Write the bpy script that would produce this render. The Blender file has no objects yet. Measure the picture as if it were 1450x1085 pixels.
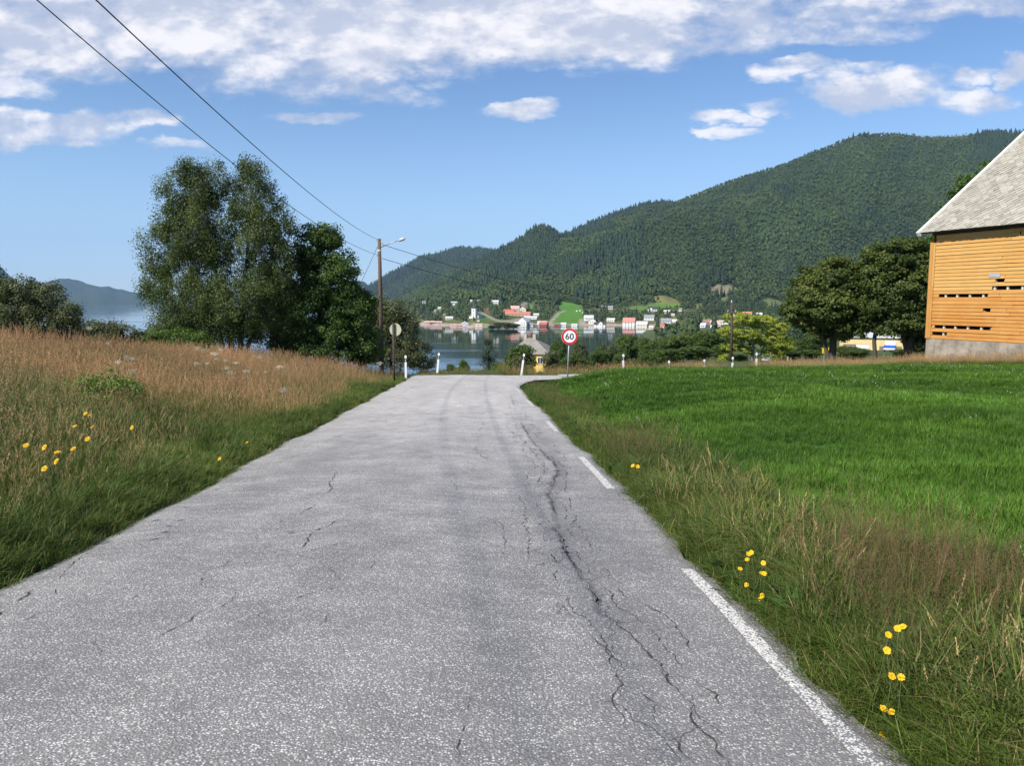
import bpy, math, random
import numpy as np

# ------------------------------------------------------------------ camera, world, sun, exposure
scn = bpy.context.scene
CAMZ = 1.6
F = 1089.0
PITCH = math.radians(6.16)
CP, SP = math.cos(PITCH), math.sin(PITCH)
cam_d = bpy.data.cameras.new("camera")
cam_d.sensor_width = 36.0
cam_d.lens = F / 1450.0 * 36.0
cam_d.clip_start = 0.05
cam_d.clip_end = 60000.0
cam = bpy.data.objects.new("camera", cam_d)
scn.collection.objects.link(cam)
cam.location = (0, 0, CAMZ)
cam.rotation_euler = (math.radians(90) - PITCH, 0, 0)
scn.camera = cam

SUN_EL = math.radians(43)
SUN_AZ = math.atan2(-0.74, -0.67)          # clockwise from +Y
sun_dir = np.array([math.sin(SUN_AZ) * math.cos(SUN_EL), math.cos(SUN_AZ) * math.cos(SUN_EL), math.sin(SUN_EL)])
SUN_STRENGTH = 4.9
SKY_STRENGTH = 0.092
EXPOSURE = 0.45

scn.view_settings.view_transform = 'Standard'
scn.view_settings.look = 'None'
scn.view_settings.gamma = 1.0
scn.view_settings.exposure = EXPOSURE
scn.view_settings.use_curve_mapping = False
scn.render.engine = 'CYCLES'
cy = scn.cycles
cy.max_bounces = 6
cy.diffuse_bounces = 2
cy.glossy_bounces = 2
cy.transmission_bounces = 3
cy.volume_bounces = 0
cy.transparent_max_bounces = 8
cy.use_denoising = True
cy.sample_clamp_indirect = 4.0


class NT:
    """small helper to write node trees"""
    def __init__(self, tree):
        self.t = tree
        self.n = tree.nodes
        self.l = tree.links

    def node(self, typ, _props=None, **inp):
        nd = self.n.new(typ)
        for k, v in (_props or {}).items():
            setattr(nd, k, v)
        for k, v in inp.items():
            key = int(k[1:]) if k[0] == 'i' and k[1:].isdigit() else k.replace('_', ' ')
            self.put(nd.inputs[key], v)
        return nd

    def put(self, sock, v):
        if isinstance(v, bpy.types.NodeSocket):
            self.l.new(v, sock)
        else:
            if sock.type == 'RGBA' and len(v) == 3:
                v = (*v, 1.0)
            sock.default_value = v

    def m(self, op, a, b=0.0, c=None, clamp=False):
        nd = self.n.new('ShaderNodeMath')
        nd.operation = op
        nd.use_clamp = clamp
        self.put(nd.inputs[0], a)
        self.put(nd.inputs[1], b)
        if c is not None:
            self.put(nd.inputs[2], c)
        return nd.outputs[0]

    def ss(self, v, lo, hi, a=0.0, b=1.0):
        nd = self.n.new('ShaderNodeMapRange')
        nd.interpolation_type = 'SMOOTHSTEP'
        for i, x in enumerate((v, lo, hi, a, b)):
            self.put(nd.inputs[i], x)
        return nd.outputs[0]

    def mix(self, f, a, b, mode='MIX'):
        nd = self.n.new('ShaderNodeMix')
        nd.data_type = 'RGBA'
        nd.blend_type = mode
        self.put(nd.inputs[0], f)
        self.put(nd.inputs[6], a)
        self.put(nd.inputs[7], b)
        return nd.outputs[2]

    def noise(self, vec, scale, detail=3.0, rough=0.5, dist=0.0):
        nd = self.n.new('ShaderNodeTexNoise')
        if vec is not None:
            self.put(nd.inputs['Vector'], vec)
        nd.inputs['Scale'].default_value = scale
        nd.inputs['Detail'].default_value = detail
        nd.inputs['Roughness'].default_value = rough
        nd.inputs['Distortion'].default_value = dist
        return nd.outputs[0]

    def attr(self, name, inst=False):
        nd = self.n.new('ShaderNodeAttribute')
        nd.attribute_name = name
        nd.attribute_type = 'INSTANCER' if inst else 'GEOMETRY'
        return nd

    def mapping(self, vec, scale=(1, 1, 1), loc=(0, 0, 0), rot=(0, 0, 0)):
        nd = self.n.new('ShaderNodeMapping')
        self.put(nd.inputs[0], vec)
        nd.inputs['Scale'].default_value = scale
        nd.inputs['Location'].default_value = loc
        nd.inputs['Rotation'].default_value = rot
        return nd.outputs[0]


def ray(px, py):
    u = (px - 725.0) / F
    v = (542.5 - py) / F
    return np.array([u, CP + v * SP, -SP + v * CP])


def at(px, py, Y):
    d = ray(px, py)
    return np.array([0, 0, CAMZ]) + d * (Y / d[1])


# ---- world: Nishita sky and a layer of fair-weather clouds
w = bpy.data.worlds.new("World")
scn.world = w
w.use_nodes = True
wt = NT(w.node_tree)
wt.n.clear()
sky = wt.node('ShaderNodeTexSky', dict(sky_type='NISHITA', sun_disc=False, sun_elevation=SUN_EL, sun_rotation=SUN_AZ,
                                       altitude=50.0, air_density=1.0, dust_density=0.25, ozone_density=2.6))
tc = wt.node('ShaderNodeTexCoord')
sep = wt.node('ShaderNodeSeparateXYZ', i0=tc.outputs['Generated'])
dx, dy, dz = sep.outputs
ysafe = wt.m('MAXIMUM', dy, 0.12)
qx = wt.m('DIVIDE', dx, ysafe)
qz = wt.m('DIVIDE', dz, ysafe)
qv = wt.node('ShaderNodeCombineXYZ', i0=qx, i1=qz, i2=0.0).outputs[0]
w1 = wt.noise(wt.mapping(qv, scale=(1.0, 2.2, 1.0), loc=(7.1, 2.3, 0)), 7.0, 5.0, 0.6)
w2 = wt.noise(wt.mapping(qv, scale=(1.0, 2.2, 1.0), loc=(1.4, 9.3, 0)), 8.0, 5.0, 0.6)
mx_ = wt.m('ADD', qx, wt.m('MULTIPLY', wt.m('SUBTRACT', w1, 0.5), 0.17))
mz_ = wt.m('ADD', qz, wt.m('MULTIPLY', wt.m('SUBTRACT', w2, 0.5), 0.060))
mask = None
# (pixel x, pixel y, half width, half height, weight) of the cloud banks
for (cx, cy_, rx, ry, wgt) in [
        (200, 30, 420, 92, 0.62), (420, 95, 190, 55, 0.5), (560, 40, 330, 80, 0.62), (850, 25, 330, 72, 0.66), (700, 88, 170, 26, 0.3),
        (560, 130, 90, 22, 0.3), (1180, 40, 220, 30, 0.42), (1270, 8, 240, 30, 0.5), (50, 178, 180, 30, 0.56), (10, 120, 90, 22, 0.3),
        (740, 156, 66, 15, 0.52), (1135, 97, 62, 17, 0.44), (1215, 92, 46, 14, 0.34), (1245, 128, 125, 34, 0.56), (1370, 112, 45, 17, 0.42),
        (1370, 142, 80, 18, 0.5), (1092, 148, 56, 16, 0.40), (1030, 166, 58, 13, 0.40), (1440, 100, 40, 36, 0.5), (440, 164, 80, 13, 0.40),
        (195, 168, 66, 16, 0.40), (255, 207, 66, 12, 0.34), (1040, 187, 44, 10, 0.36), (100, -60, 700, 80, 0.7), (900, -70, 800, 80, 0.7)]:
    d = ray(cx, cy_)
    ux, uz = d[0] / d[1], d[2] / d[1]
    ex = wt.m('DIVIDE', wt.m('SUBTRACT', mx_, ux), rx / F)
    ez = wt.m('DIVIDE', wt.m('SUBTRACT', mz_, uz), ry / F)
    r2 = wt.m('ADD', wt.m('MULTIPLY', ex, ex), wt.m('MULTIPLY', ez, ez))
    g = wt.ss(r2, 0.0, 1.35, wgt, 0.0)
    mask = g if mask is None else wt.m('MAXIMUM', mask, g)
nv = wt.mapping(qv, scale=(1.0, 1.9, 1.0), loc=(3.1, 1.7, 0))
n1 = wt.noise(nv, 7.0, 10.0, 0.60, 0.10)
n2 = wt.noise(nv, 26.0, 5.0, 0.55, 0.1)
dens = wt.m('ADD', wt.m('ADD', mask, wt.m('MULTIPLY', wt.m('SUBTRACT', n1, 0.5), 1.15)), wt.m('MULTIPLY', wt.m('SUBTRACT', n2, 0.5), 0.52))
cov = wt.m('MULTIPLY', wt.ss(dens, 0.12, 0.58), wt.ss(mask, 0.02, 0.30))
cov = wt.m('MULTIPLY', cov, 0.92)
# thickness-dependent tone of the cloud itself; sampled towards the sun for lit tops
nv2 = wt.mapping(qv, scale=(1.0, 1.9, 1.0), loc=(3.1 + 0.020, 1.7 - 0.050, 0))
n1b = wt.noise(nv2, 7.0, 10.0, 0.60, 0.10)
rel = wt.m('SUBTRACT', n1, n1b)
lit = wt.ss(wt.m('ADD', wt.m('MULTIPLY', rel, 3.4), wt.m('MULTIPLY', wt.m('SUBTRACT', n2, 0.5), 1.0)), -0.30, 0.55)
ccol = wt.mix(lit, (4.9, 5.3, 6.4), (8.9, 8.6, 8.6))
# pale air low over the horizon
low = wt.ss(dz, 0.0, 0.30, 1.0, 0.0)
skyc = wt.mix(1.0, sky.outputs[0], (0.83, 0.98, 1.15), 'MULTIPLY')
skyc = wt.mix(wt.m('MULTIPLY', low, 0.45), skyc, (4.7, 6.7, 9.2))
col = wt.mix(cov, skyc, ccol)
bg = wt.node('ShaderNodeBackground', Color=col, Strength=SKY_STRENGTH)
wo = wt.node('ShaderNodeOutputWorld', Surface=bg.outputs[0])

sd = bpy.data.lights.new("sun", 'SUN')
sd.energy = SUN_STRENGTH
sd.angle = math.radians(0.8)
sd.color = (1.0, 0.955, 0.88)
sun = bpy.data.objects.new("sun", sd)
scn.collection.objects.link(sun)
sun.location = (-30, -20, 60)
from mathutils import Vector, Matrix
sun.rotation_euler = Vector(tuple(sun_dir)).to_track_quat('Z', 'Y').to_euler()

# ------------------------------------------------------------------ helpers
rng = np.random.default_rng(7)
random.seed(7)


def tag(o, label=None, cat=None, group=None, kind=None):
    if label: o['label'] = label
    if cat: o['category'] = cat
    if group: o['group'] = group
    if kind: o['kind'] = kind
    return o


def thing(name, label, cat, loc=(0, 0, 0), rz=0.0, group=None):
    o = bpy.data.objects.new(name, None)
    o.empty_display_size = 0.2
    scn.collection.objects.link(o)
    o.location = tuple(float(v) for v in loc)
    o.rotation_euler = (0, 0, rz)
    return tag(o, label, cat, group)


def mesh_data(name, V, faces, mats, fm=None, smooth=False, attrs=None, quads=True):
    """faces: (n,4)/(n,3) int array or list of lists"""
    me = bpy.data.meshes.new(name)
    V = np.asarray(V, dtype=np.float32)
    if isinstance(faces, np.ndarray):
        k = faces.shape[1]
        me.vertices.add(len(V))
        me.vertices.foreach_set('co', V.ravel())
        me.loops.add(faces.size)
        me.loops.foreach_set('vertex_index', faces.astype(np.int32).ravel())
        me.polygons.add(len(faces))
        me.polygons.foreach_set('loop_start', np.arange(0, faces.size, k, dtype=np.int32))
        me.update(calc_edges=True)
    else:
        me.from_pydata(V.tolist(), [], [list(map(int, f)) for f in faces])
        me.update()
    if not isinstance(mats, (list, tuple)):
        mats = [mats]
    for m_ in mats:
        me.materials.append(m_)
    if fm is not None:
        me.polygons.foreach_set('material_index', np.asarray(fm, dtype=np.int32))
    if smooth:
        me.polygons.foreach_set('use_smooth', np.ones(len(me.polygons), dtype=bool))
    for k_, v in (attrs or {}).items():
        v = np.asarray(v, dtype=np.float32)
        if v.ndim == 1:
            a = me.attributes.new(k_, 'FLOAT', 'POINT')
            a.data.foreach_set('value', v)
        else:
            a = me.attributes.new(k_, 'FLOAT_COLOR', 'POINT')
            if v.shape[1] == 3:
                v = np.concatenate([v, np.ones((len(v), 1), np.float32)], 1)
            a.data.foreach_set('color', v.ravel())
    return me


def link(name, me, parent=None, loc=None, rz=0.0):
    o = bpy.data.objects.new(name, me)
    scn.collection.objects.link(o)
    if parent is not None:
        o.parent = parent
    if loc is not None:
        o.location = tuple(float(v) for v in loc)
    if rz:
        o.rotation_euler = (0, 0, rz)
    return o


class MB:
    """collects simple solids into one mesh"""
    def __init__(self):
        self.V, self.Fc, self.c = [], [], []

    def add(self, V, faces, c=0.5):
        o = len(self.V)
        self.V += [tuple(map(float, v)) for v in V]
        self.Fc += [[i + o for i in f] for f in faces]
        self.c += [c] * len(V)
        return self

    def box(self, x0, x1, y0, y1, z0, z1, c=0.5):
        V = [(x0, y0, z0), (x1, y0, z0), (x1, y1, z0), (x0, y1, z0), (x0, y0, z1), (x1, y0, z1), (x1, y1, z1), (x0, y1, z1)]
        return self.add(V, [(0, 3, 2, 1), (4, 5, 6, 7), (0, 1, 5, 4), (1, 2, 6, 5), (2, 3, 7, 6), (3, 0, 4, 7)], c)

    def prism(self, poly, axis_vec, c=0.5):
        n = len(poly)
        a = np.asarray(poly, float)
        b = a + np.asarray(axis_vec, float)
        V = np.concatenate([a, b])
        fs = [list(range(n))[::-1], list(range(n, 2 * n))]
        for i in range(n):
            j = (i + 1) % n
            fs.append([i, j, n + j, n + i])
        return self.add(V, fs, c)

    def tube(self, pts, radii, sides=8, c=0.5, cap=True):
        V, fs = tube(pts, radii, sides)
        n = len(pts)
        fs = [list(f) for f in fs]
        if cap:
            fs.append(list(range(sides))[::-1])
            fs.append([(n - 1) * sides + k for k in range(sides)])
        return self.add(V, fs, c)

    def lathe(self, prof, sides=12, c=0.5, center=(0, 0)):
        pts = [(center[0], center[1], z) for r, z in prof]
        V = []
        for r, z in prof:
            for k in range(sides):
                a = 2 * math.pi * k / sides
                V.append((center[0] + r * math.cos(a), center[1] + r * math.sin(a), z))
        fs = []
        for i in range(len(prof) - 1):
            for k in range(sides):
                j = (k + 1) % sides
                fs.append((i * sides + k, i * sides + j, (i + 1) * sides + j, (i + 1) * sides + k))
        fs.append(list(range(sides))[::-1])
        fs.append([(len(prof) - 1) * sides + k for k in range(sides)])
        return self.add(V, fs, c)

    def data(self, name, mat, smooth=False):
        return mesh_data(name, self.V, self.Fc, mat, smooth=smooth, attrs={'tint': np.array(self.c)})

    def build(self, name, mat, parent=None, loc=None, rz=0.0, smooth=False):
        return link(name, self.data(name, mat, smooth), parent, loc, rz)


def tube(pts, radii, sides=6):
    pts = np.asarray(pts, float)
    n = len(pts)
    t = np.gradient(pts, axis=0)
    t /= np.linalg.norm(t, axis=1)[:, None] + 1e-9
    ref = np.where(np.abs(t[:, 2:3]) > 0.9, np.array([[1.0, 0, 0]]), np.array([[0, 0, 1.0]]))
    if np.abs(t[:, 2]).mean() > 0.6:
        ref = np.tile([[1.0, 0, 0]], (n, 1))
    else:
        ref = np.tile([[0, 0, 1.0]], (n, 1))
    u = np.cross(t, ref)
    u /= np.linalg.norm(u, axis=1)[:, None] + 1e-9
    v = np.cross(t, u)
    ang = np.arange(sides) * 2 * np.pi / sides
    ring = np.cos(ang)[None, :, None] * u[:, None, :] + np.sin(ang)[None, :, None] * v[:, None, :]
    V = pts[:, None, :] + ring * np.asarray(radii, float)[:, None, None]
    V = V.reshape(-1, 3)
    i = np.arange(n - 1)[:, None] * sides
    k = np.arange(sides)[None, :]
    k2 = (k + 1) % sides
    fs = np.stack([i + k, i + k2, i + sides + k2, i + sides + k], -1).reshape(-1, 4)
    return V, fs


# ---- numpy value noise
def _h(ix, iy, s):
    n = (ix.astype(np.int64) * 374761393 + iy.astype(np.int64) * 668265263 + s * 1442695041) & 0xFFFFFFFF
    n = ((n ^ (n >> 13)) * 1274126177) & 0xFFFFFFFF
    return ((n ^ (n >> 16)) & 0xFFFF) / 65535.0


def vnoise(x, y, s=0):
    x = np.asarray(x, float); y = np.asarray(y, float)
    ix = np.floor(x); iy = np.floor(y)
    fx = x - ix; fy = y - iy
    fx = fx * fx * (3 - 2 * fx); fy = fy * fy * (3 - 2 * fy)
    a = _h(ix, iy, s); b = _h(ix + 1, iy, s); c = _h(ix, iy + 1, s); d = _h(ix + 1, iy + 1, s)
    return (a * (1 - fx) + b * fx) * (1 - fy) + (c * (1 - fx) + d * fx) * fy


def fbm(x, y, o=4, s=0):
    t = 0; a = 0.5; k = 1.0
    for i in range(o):
        t = t + a * vnoise(x * k + 17.3 * i, y * k - 9.1 * i, s + i)
        a *= 0.5; k *= 2.03
    return t / (1 - 0.5 ** o)


def sst(x, a, b):
    t = np.clip((np.asarray(x, float) - a) / (b - a), 0, 1)
    return t * t * (3 - 2 * t)


# ------------------------------------------------------------------ terrain
S_RD = 0.0594
WATER_Z = -33.4
YEND = 42.2


def e_l(Y): return -3.13 - 0.0523 * Y + 0.05 * np.sin(Y * 0.9) * 0.5 + 0.03 * np.sin(Y * 2.3)
def e_r(Y): return 1.72 - 0.0480 * Y + 0.03 * np.sin(Y * 0.7 + 1) + 0.02 * np.sin(Y * 2.9)


def near_edge(X):                       # near side of the cross road
    return np.interp(X, [-9, 0.0, 0.3, 0.62, 1.1, 2.6, 8, 20, 40, 80], [29, 29.0, 31.6, 34.6, 36.4, 37.4, 38.3, 39.5, 40, 40])


def far_edge(X):
    return np.interp(X, [-60, -6, -5.2, 0, 8, 20, 40, 80], [41.0, 41.0, 41.9, 42.2, 43.2, 45, 46, 46])


# skyline points (pixels) of the hills, from the valley side
def sky_fn(pts):
    q = np.array([[ray(x, y)[0] / ray(x, y)[1], ray(x, y)[2] / ray(x, y)[1]] for x, y in pts])
    return lambda a: np.interp(a, q[:, 0], q[:, 1])


skA = sky_fn([(480, 470), (515, 452), (560, 432), (580, 419), (610, 404), (640, 390), (670, 374), (697, 361), (720, 350), (741, 338), (756, 327), (768, 324),
              (780, 327), (792, 335), (812, 334), (841, 325), (881, 306), (914, 296), (948, 291), (985, 277), (1015, 265), (1036, 257), (1082, 243), (1120, 231),
              (1150, 217), (1182, 205), (1203, 196), (1222, 192), (1269, 191), (1330, 192), (1397, 190), (1450, 190), (1560, 196), (1800, 230), (2300, 300)])
skB = sky_fn([(700, 440), (760, 380), (785, 345), (800, 334), (841, 316), (881, 301), (914, 291), (940, 288), (955, 290), (990, 300), (1100, 330), (1500, 360)])
skC = sky_fn([(380, 480), (470, 440), (512, 412), (524, 406), (553, 388), (580, 374), (600, 363), (614, 362), (640, 354), (654, 352), (665, 353), (681, 352), (697, 355), (730, 372), (800, 400), (1000, 420)])
skD = sky_fn([(-900, 300), (-150, 330), (-40, 355), (0, 376), (14, 391), (30, 402), (45, 404), (62, 399), (74, 396), (85, 394), (98, 395), (112, 397), (120, 400), (132, 404), (150, 406), (175, 411), (200, 416), (230, 419),
              (300, 415), (400, 405), (480, 398), (515, 397), (523, 404), (560, 410), (700, 410), (1450, 400), (2500, 380)])


def kslope(a):
    return np.interp(a, [-0.9, -0.3, -0.05, 0.06, 0.14, 0.25, 0.6], [0.105, 0.12, 0.128, 0.118, 0.095, 0.064, 0.056])


def near_z(X, Y):
    X = np.asarray(X, float); Y = np.asarray(Y, float)
    a = X / np.maximum(Y, 8.0)
    base = -S_RD * np.clip(Y, -40, 42.5)
    drop = np.maximum(Y - 45.6, 0)
    base = base - kslope(a) * drop - 0.75 * sst(Y, 45.4, 48.5) * sst(X, 14, -2)
    # left bank
    dl = e_l(Y) - X
    zb = np.where(Y < 14, 0.25 - 0.012 * (Y - 14), 0.25 - 0.03 * (Y - 14))
    wb = np.interp(Y, [9, 19], [8.0, 14.0])
    tb = np.clip((dl - 0.1) / (wb - 0.1), 0, 1)
    fb = tb * tb * (3 - 2 * tb) * (1 - sst(Y, 44, 70))
    zl = base + fb * (zb - base) - 0.10 * np.maximum(-X - 20, 0)
    zl = np.where(dl > 0, zl, base)
    # right field
    dr = X - e_r(Y)
    zf = -0.22 - 0.029 * (Y - 3) + 0.10 * np.sin(X * 0.55 + Y * 0.25) * sst(dr, 1, 5) * 0.7
    end0 = near_edge(X) - 4.5
    inner = 1 - sst(Y, end0, near_edge(X))
    wide = 1 - sst(Y, 44, 66)
    mixw = sst(X, 12, 19)
    fr = sst(dr, 0.0, 4.0) * (inner * (1 - mixw) + wide * mixw)
    z = np.where(dr > 0, base + fr * (zf - base), zl)
    z = z + 0.04 * (vnoise(X * 1.3, Y * 1.3, 3) - 0.5) * sst(np.where(dr > 0, dr, dl), 0.1, 1.5)
    # the bank and the field both round over towards the fjord
    px = 725 + F * a
    cl = 0.88 - np.interp(px, [-200, 0, 50, 100, 150, 200, 300, 400, 500, 545], [0.030, 0.033, 0.0400, 0.0500, 0.0555, 0.0606, 0.0640, 0.0700, 0.0860, 0.0900]) * Y
    cr = 1.38 - np.interp(px, [740, 800, 850, 900, 1000, 1200, 1300, 1450], [0.11, 0.100, 0.0905, 0.0862, 0.0850, 0.0838, 0.0806, 0.0800]) * Y
    cap = np.where(dr > 0, cr, np.where(dl > 0, cl, 99.0))
    cap = np.where((Y > 8) & (Y < 70), cap, 99.0)
    base_cap = base - 0.25
    cap = np.maximum(cap, base_cap)
    df = z - cap
    z = np.where(df > -0.15, np.where(df > 0.15, cap, z - (df + 0.15) ** 2 / 0.6), z)
    # the bed of the two roads lies a little lower than the turf beside it
    out1 = np.maximum(np.maximum(dr, dl), Y - YEND)
    out2 = np.maximum(np.maximum(near_edge(X) - Y, Y - far_edge(X)), np.maximum(-5.0 - X, X - 75))
    out = np.minimum(out1, out2)
    return z - 0.13 * (1 - sst(out, -0.05, 0.30))


def land(X, Y):
    X = np.asarray(X, float); Y = np.asarray(Y, float)
    r = np.hypot(X, Y)
    a = X / np.maximum(Y, 0.25 * r + 1e-3)
    Ye = np.maximum(Y, 0.4 * r)
    zn = near_z(X, Y)
    # floor of the near side: below the fjord on the left, valley floor on the right
    valley = np.interp(a, [0.10, 0.155, 0.2, 0.3], [-46, -36, -29.5, -22.0]) + 2.0 * (fbm(X / 120, Y / 120, 3, 5) - 0.5)
    zn = np.where(Ye > 60, np.maximum(zn, valley), zn)
    # far shore: village apron then mountain
    sh = 1050 + 40 * (fbm(a * 30, a * 0 + 2.2, 3, 9) - 0.5) + 60 * np.interp(a, [-0.13, -0.05, 0.02, 0.2], [1.2, -0.6, 0.4, 0])
    sh = sh + 1500 * sst(a, -0.115, -0.20)
    apron = WATER_Z - 6 + 0.115 * (Ye - sh) + 6.0 * sst(Ye, sh - 8, sh + 22)
    zA0 = WATER_Z + 0.115 * 230
    RA = 2600.0 + 300 * (fbm(a * 9, a * 0 + 7.7, 3, 21) - 0.5)
    zA = CAMZ + skA(a) * RA
    y0 = sh + 230
    t = np.clip((Ye - y0) / np.maximum(RA - y0, 50), 0, 1)
    gul = (fbm(a * 12 + 1.5 * t, t * 2.0, 4, 31) - 0.5) * 210 * np.sin(np.pi * np.clip(t, 0, 1)) ** 0.8
    zm = zA0 + (zA - zA0) * (0.72 * t + 0.28 * t * t) + gul * np.clip((zA + 20) / 200, 0, 1)
    far = np.where(Ye < y0, apron, zm)
    # behind the first ridge
    zB = CAMZ + skB(a) * 3350.0
    zC = CAMZ + skC(a) * 4600.0
    dipA = zA - 0.25 * (Ye - RA)
    far = np.where(Ye > RA, dipA, far)
    hb = zB - 0.22 * np.abs(Ye - 3350) - 0.0004 * (Ye - 3350) ** 2 * 0.2
    hc = zC - 0.17 * np.maximum(4600 - Ye, 0) - 0.4 * np.maximum(Ye - 4600, 0) + (fbm(a * 40, Ye / 500, 3, 41) - 0.5) * 60 * sst(np.abs(Ye - 4600), 0, 300)
    far = np.where(Ye > 2300, np.maximum(np.maximum(far, hb), hc), far)
    far = np.maximum(far, -60)
    k = sst(Ye, 820, 900)
    z = np.where(Ye < 820, np.where(a < 0.155, zn, zn), np.maximum(np.where(Ye < 1000, zn, -60), far))
    z = np.where(Ye < 820, zn, z)
    # inside the bay keep under water
    return np.maximum(z, -60)


def march(px, py, y0=120.0, y1=5000.0, n=6000):
    """first terrain point seen through a pixel"""
    d = ray(px, py)
    Y = np.linspace(y0, y1, n)
    t = Y / d[1]
    X = d[0] * t
    Z = CAMZ + d[2] * t
    h = np.maximum(land(X, Y), WATER_Z)
    i = np.argmax(h >= Z)
    if h[i] < Z[i]:
        i = n - 1
    return np.array([X[i], Y[i], h[i]])


# coloured areas on the far land: polygons in the picture turned to map outlines
FIELDS = [
    ([(775, 460), (783, 451), (790, 446), (792, 430), (797, 427), (812, 429), (824, 433), (826, 443), (826, 452), (822, 459)], (0.085, 0.20, 0.030)),
    ([(880, 441), (900, 433), (925, 430), (940, 427), (968, 430), (960, 436), (930, 440), (905, 443)], (0.11, 0.19, 0.04)),
    ([(935, 447), (942, 441), (950, 444), (946, 449)], (0.26, 0.20, 0.05)),
    ([(916, 425), (922, 420), (950, 421), (968, 428), (945, 430)], (0.17, 0.17, 0.06)),
    ([(744, 438), (750, 431), (758, 425), (764, 428), (756, 436), (752, 441)], (0.13, 0.19, 0.06)),
    ([(678, 446), (688, 443), (690, 458), (680, 458)], (0.06, 0.12, 0.03)),
    ([(1000, 412), (1016, 402), (1040, 407), (1050, 412), (1028, 419), (1008, 420)], (0.20, 0.18, 0.11)),
    ([(1080, 425), (1100, 424), (1110, 430), (1100, 440), (1086, 434)], (0.13, 0.16, 0.06)),
    ([(1010, 424), (1030, 420), (1040, 424), (1020, 430)], (0.13, 0.17, 0.06)),
    ([(984, 432), (994, 429), (996, 436), (986, 440)], (0.16, 0.18, 0.06)),
    ([(690, 432), (698, 426), (702, 431), (696, 435)], (0.09, 0.18, 0.04)),
    ([(700, 455), (735, 451), (750, 453), (748, 458), (705, 460)], (0.26, 0.24, 0.14)),
    ([(826, 460), (900, 461), (900, 466), (826, 465)], (0.30, 0.24, 0.16)),
    ([(663, 459), (690, 458), (695, 461), (664, 462)], (0.25, 0.26, 0.09)),
]
FPOLY = []
for poly, colr in FIELDS:
    FPOLY.append((np.array([march(*p)[:2] for p in poly]), colr))
TRACKS = []
for pl, wd in [([(775, 461), (784, 451), (792, 443), (800, 440)], 3.0), ([(680, 443), (686, 445), (693, 449), (700, 453)], 3.5), ([(826, 461), (824, 452), (822, 460), (780, 461)], 2.6),
               ([(743, 438), (741, 432), (745, 428)], 4.0), ([(700, 453), (720, 455), (735, 452)], 4.0)]:
    TRACKS.append((np.array([march(*p)[:2] for p in pl]), wd))


def in_poly(X, Y, P):
    r = np.zeros(X.shape, bool)
    n = len(P)
    for i in range(n):
        x0, y0 = P[i]; x1, y1 = P[(i + 1) % n]
        c = ((y0 > Y) != (y1 > Y)) & (X < (x1 - x0) * (Y - y0) / (y1 - y0 + 1e-12) + x0)
        r ^= c
    return r


def seg_dist(X, Y, P):
    d = np.full(X.shape, 1e9)
    for (x0, y0), (x1, y1) in zip(P[:-1], P[1:]):
        vx, vy = x1 - x0, y1 - y0
        t = np.clip(((X - x0) * vx + (Y - y0) * vy) / (vx * vx + vy * vy + 1e-9), 0, 1)
        d = np.minimum(d, np.hypot(X - x0 - t * vx, Y - y0 - t * vy))
    return d


def verge_w(Y):                        # width of the rough verge between road and mown field
    return 0.58 + 0.0175 * np.maximum(12.5 - Y, 0) ** 2 + 0.22 * np.sin(Y * 0.8)


def ground_colour(X, Y, Z):
    n = fbm(X * 0.35, Y * 0.35, 3, 11)[:, None]
    nn = fbm(X / 30, Y / 30, 4, 13)[:, None]
    c = np.array([[0.085, 0.095, 0.035]]) * (0.7 + 0.6 * n) + 0 * nn
    dr = X - e_r(Y)
    dl = e_l(Y) - X
    field = (dr > verge_w(Y)) & (Y < near_edge(X) - 0.5) & (Y > -30) | ((X > 12) & (Y < 43) & (dr > 0))
    c = np.where((field & (Y < 46))[:, None], np.array([[0.040, 0.105, 0.018]]) * (0.8 + 0.4 * n), c)
    c = np.where(((dl > 0) & (Y < 60))[:, None], np.array([[0.11, 0.095, 0.045]]) * (0.75 + 0.5 * n), c)
    mid = Y > 70
    c = np.where(mid[:, None], np.array([[0.075, 0.10, 0.035]]) * (0.6 + 0.8 * nn), c)
    far = Y > 900
    vil = np.array([[0.085, 0.11, 0.045]]) * (0.6 + 0.8 * nn) + np.array([[0.04, 0.02, 0.0]]) * nn
    c = np.where(far[:, None], vil, c)
    mt = np.array([[0.035, 0.058, 0.020]]) * (0.7 + 0.6 * nn)
    c = np.where((Y > 1330)[:, None], mt, c)
    if far.any():
        # bare top
        rr = np.hypot(X, Y)
        a = X / np.maximum(Y, 0.25 * rr + 1e-3)
        top = sst(Z / np.maximum(Y, 1), 0.0, 1.0)
        hi = sst(Z, 515, 548) * sst(a, 0.40, 0.46) * (1 - sst(a, 0.56, 0.60))
        c = c * (1 - hi[:, None]) + np.array([[0.12, 0.125, 0.05]]) * hi[:, None]
        sh = far & (Z < WATER_Z + 2.3)
        c = np.where(sh[:, None], np.array([[0.30, 0.24, 0.20]]) * (0.55 + 0.9 * nn), c)
        idx = np.where(far)[0]
        for P, colr in FPOLY:
            k = idx[in_poly(X[idx], Y[idx], P)]
            c[k] = np.array(colr) * (0.85 + 0.3 * nn[k])
        for P, wd in TRACKS:
            k = idx[seg_dist(X[idx], Y[idx], P) < wd]
            c[k] = (0.27, 0.25, 0.19)
    return c


# ------------------------------------------------------------------ materials
def new_mat(name):
    m_ = bpy.data.materials.new(name)
    m_.use_nodes = True
    t = NT(m_.node_tree)
    t.n.clear()
    out = t.node('ShaderNodeOutputMaterial')
    return m_, t, out


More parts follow.
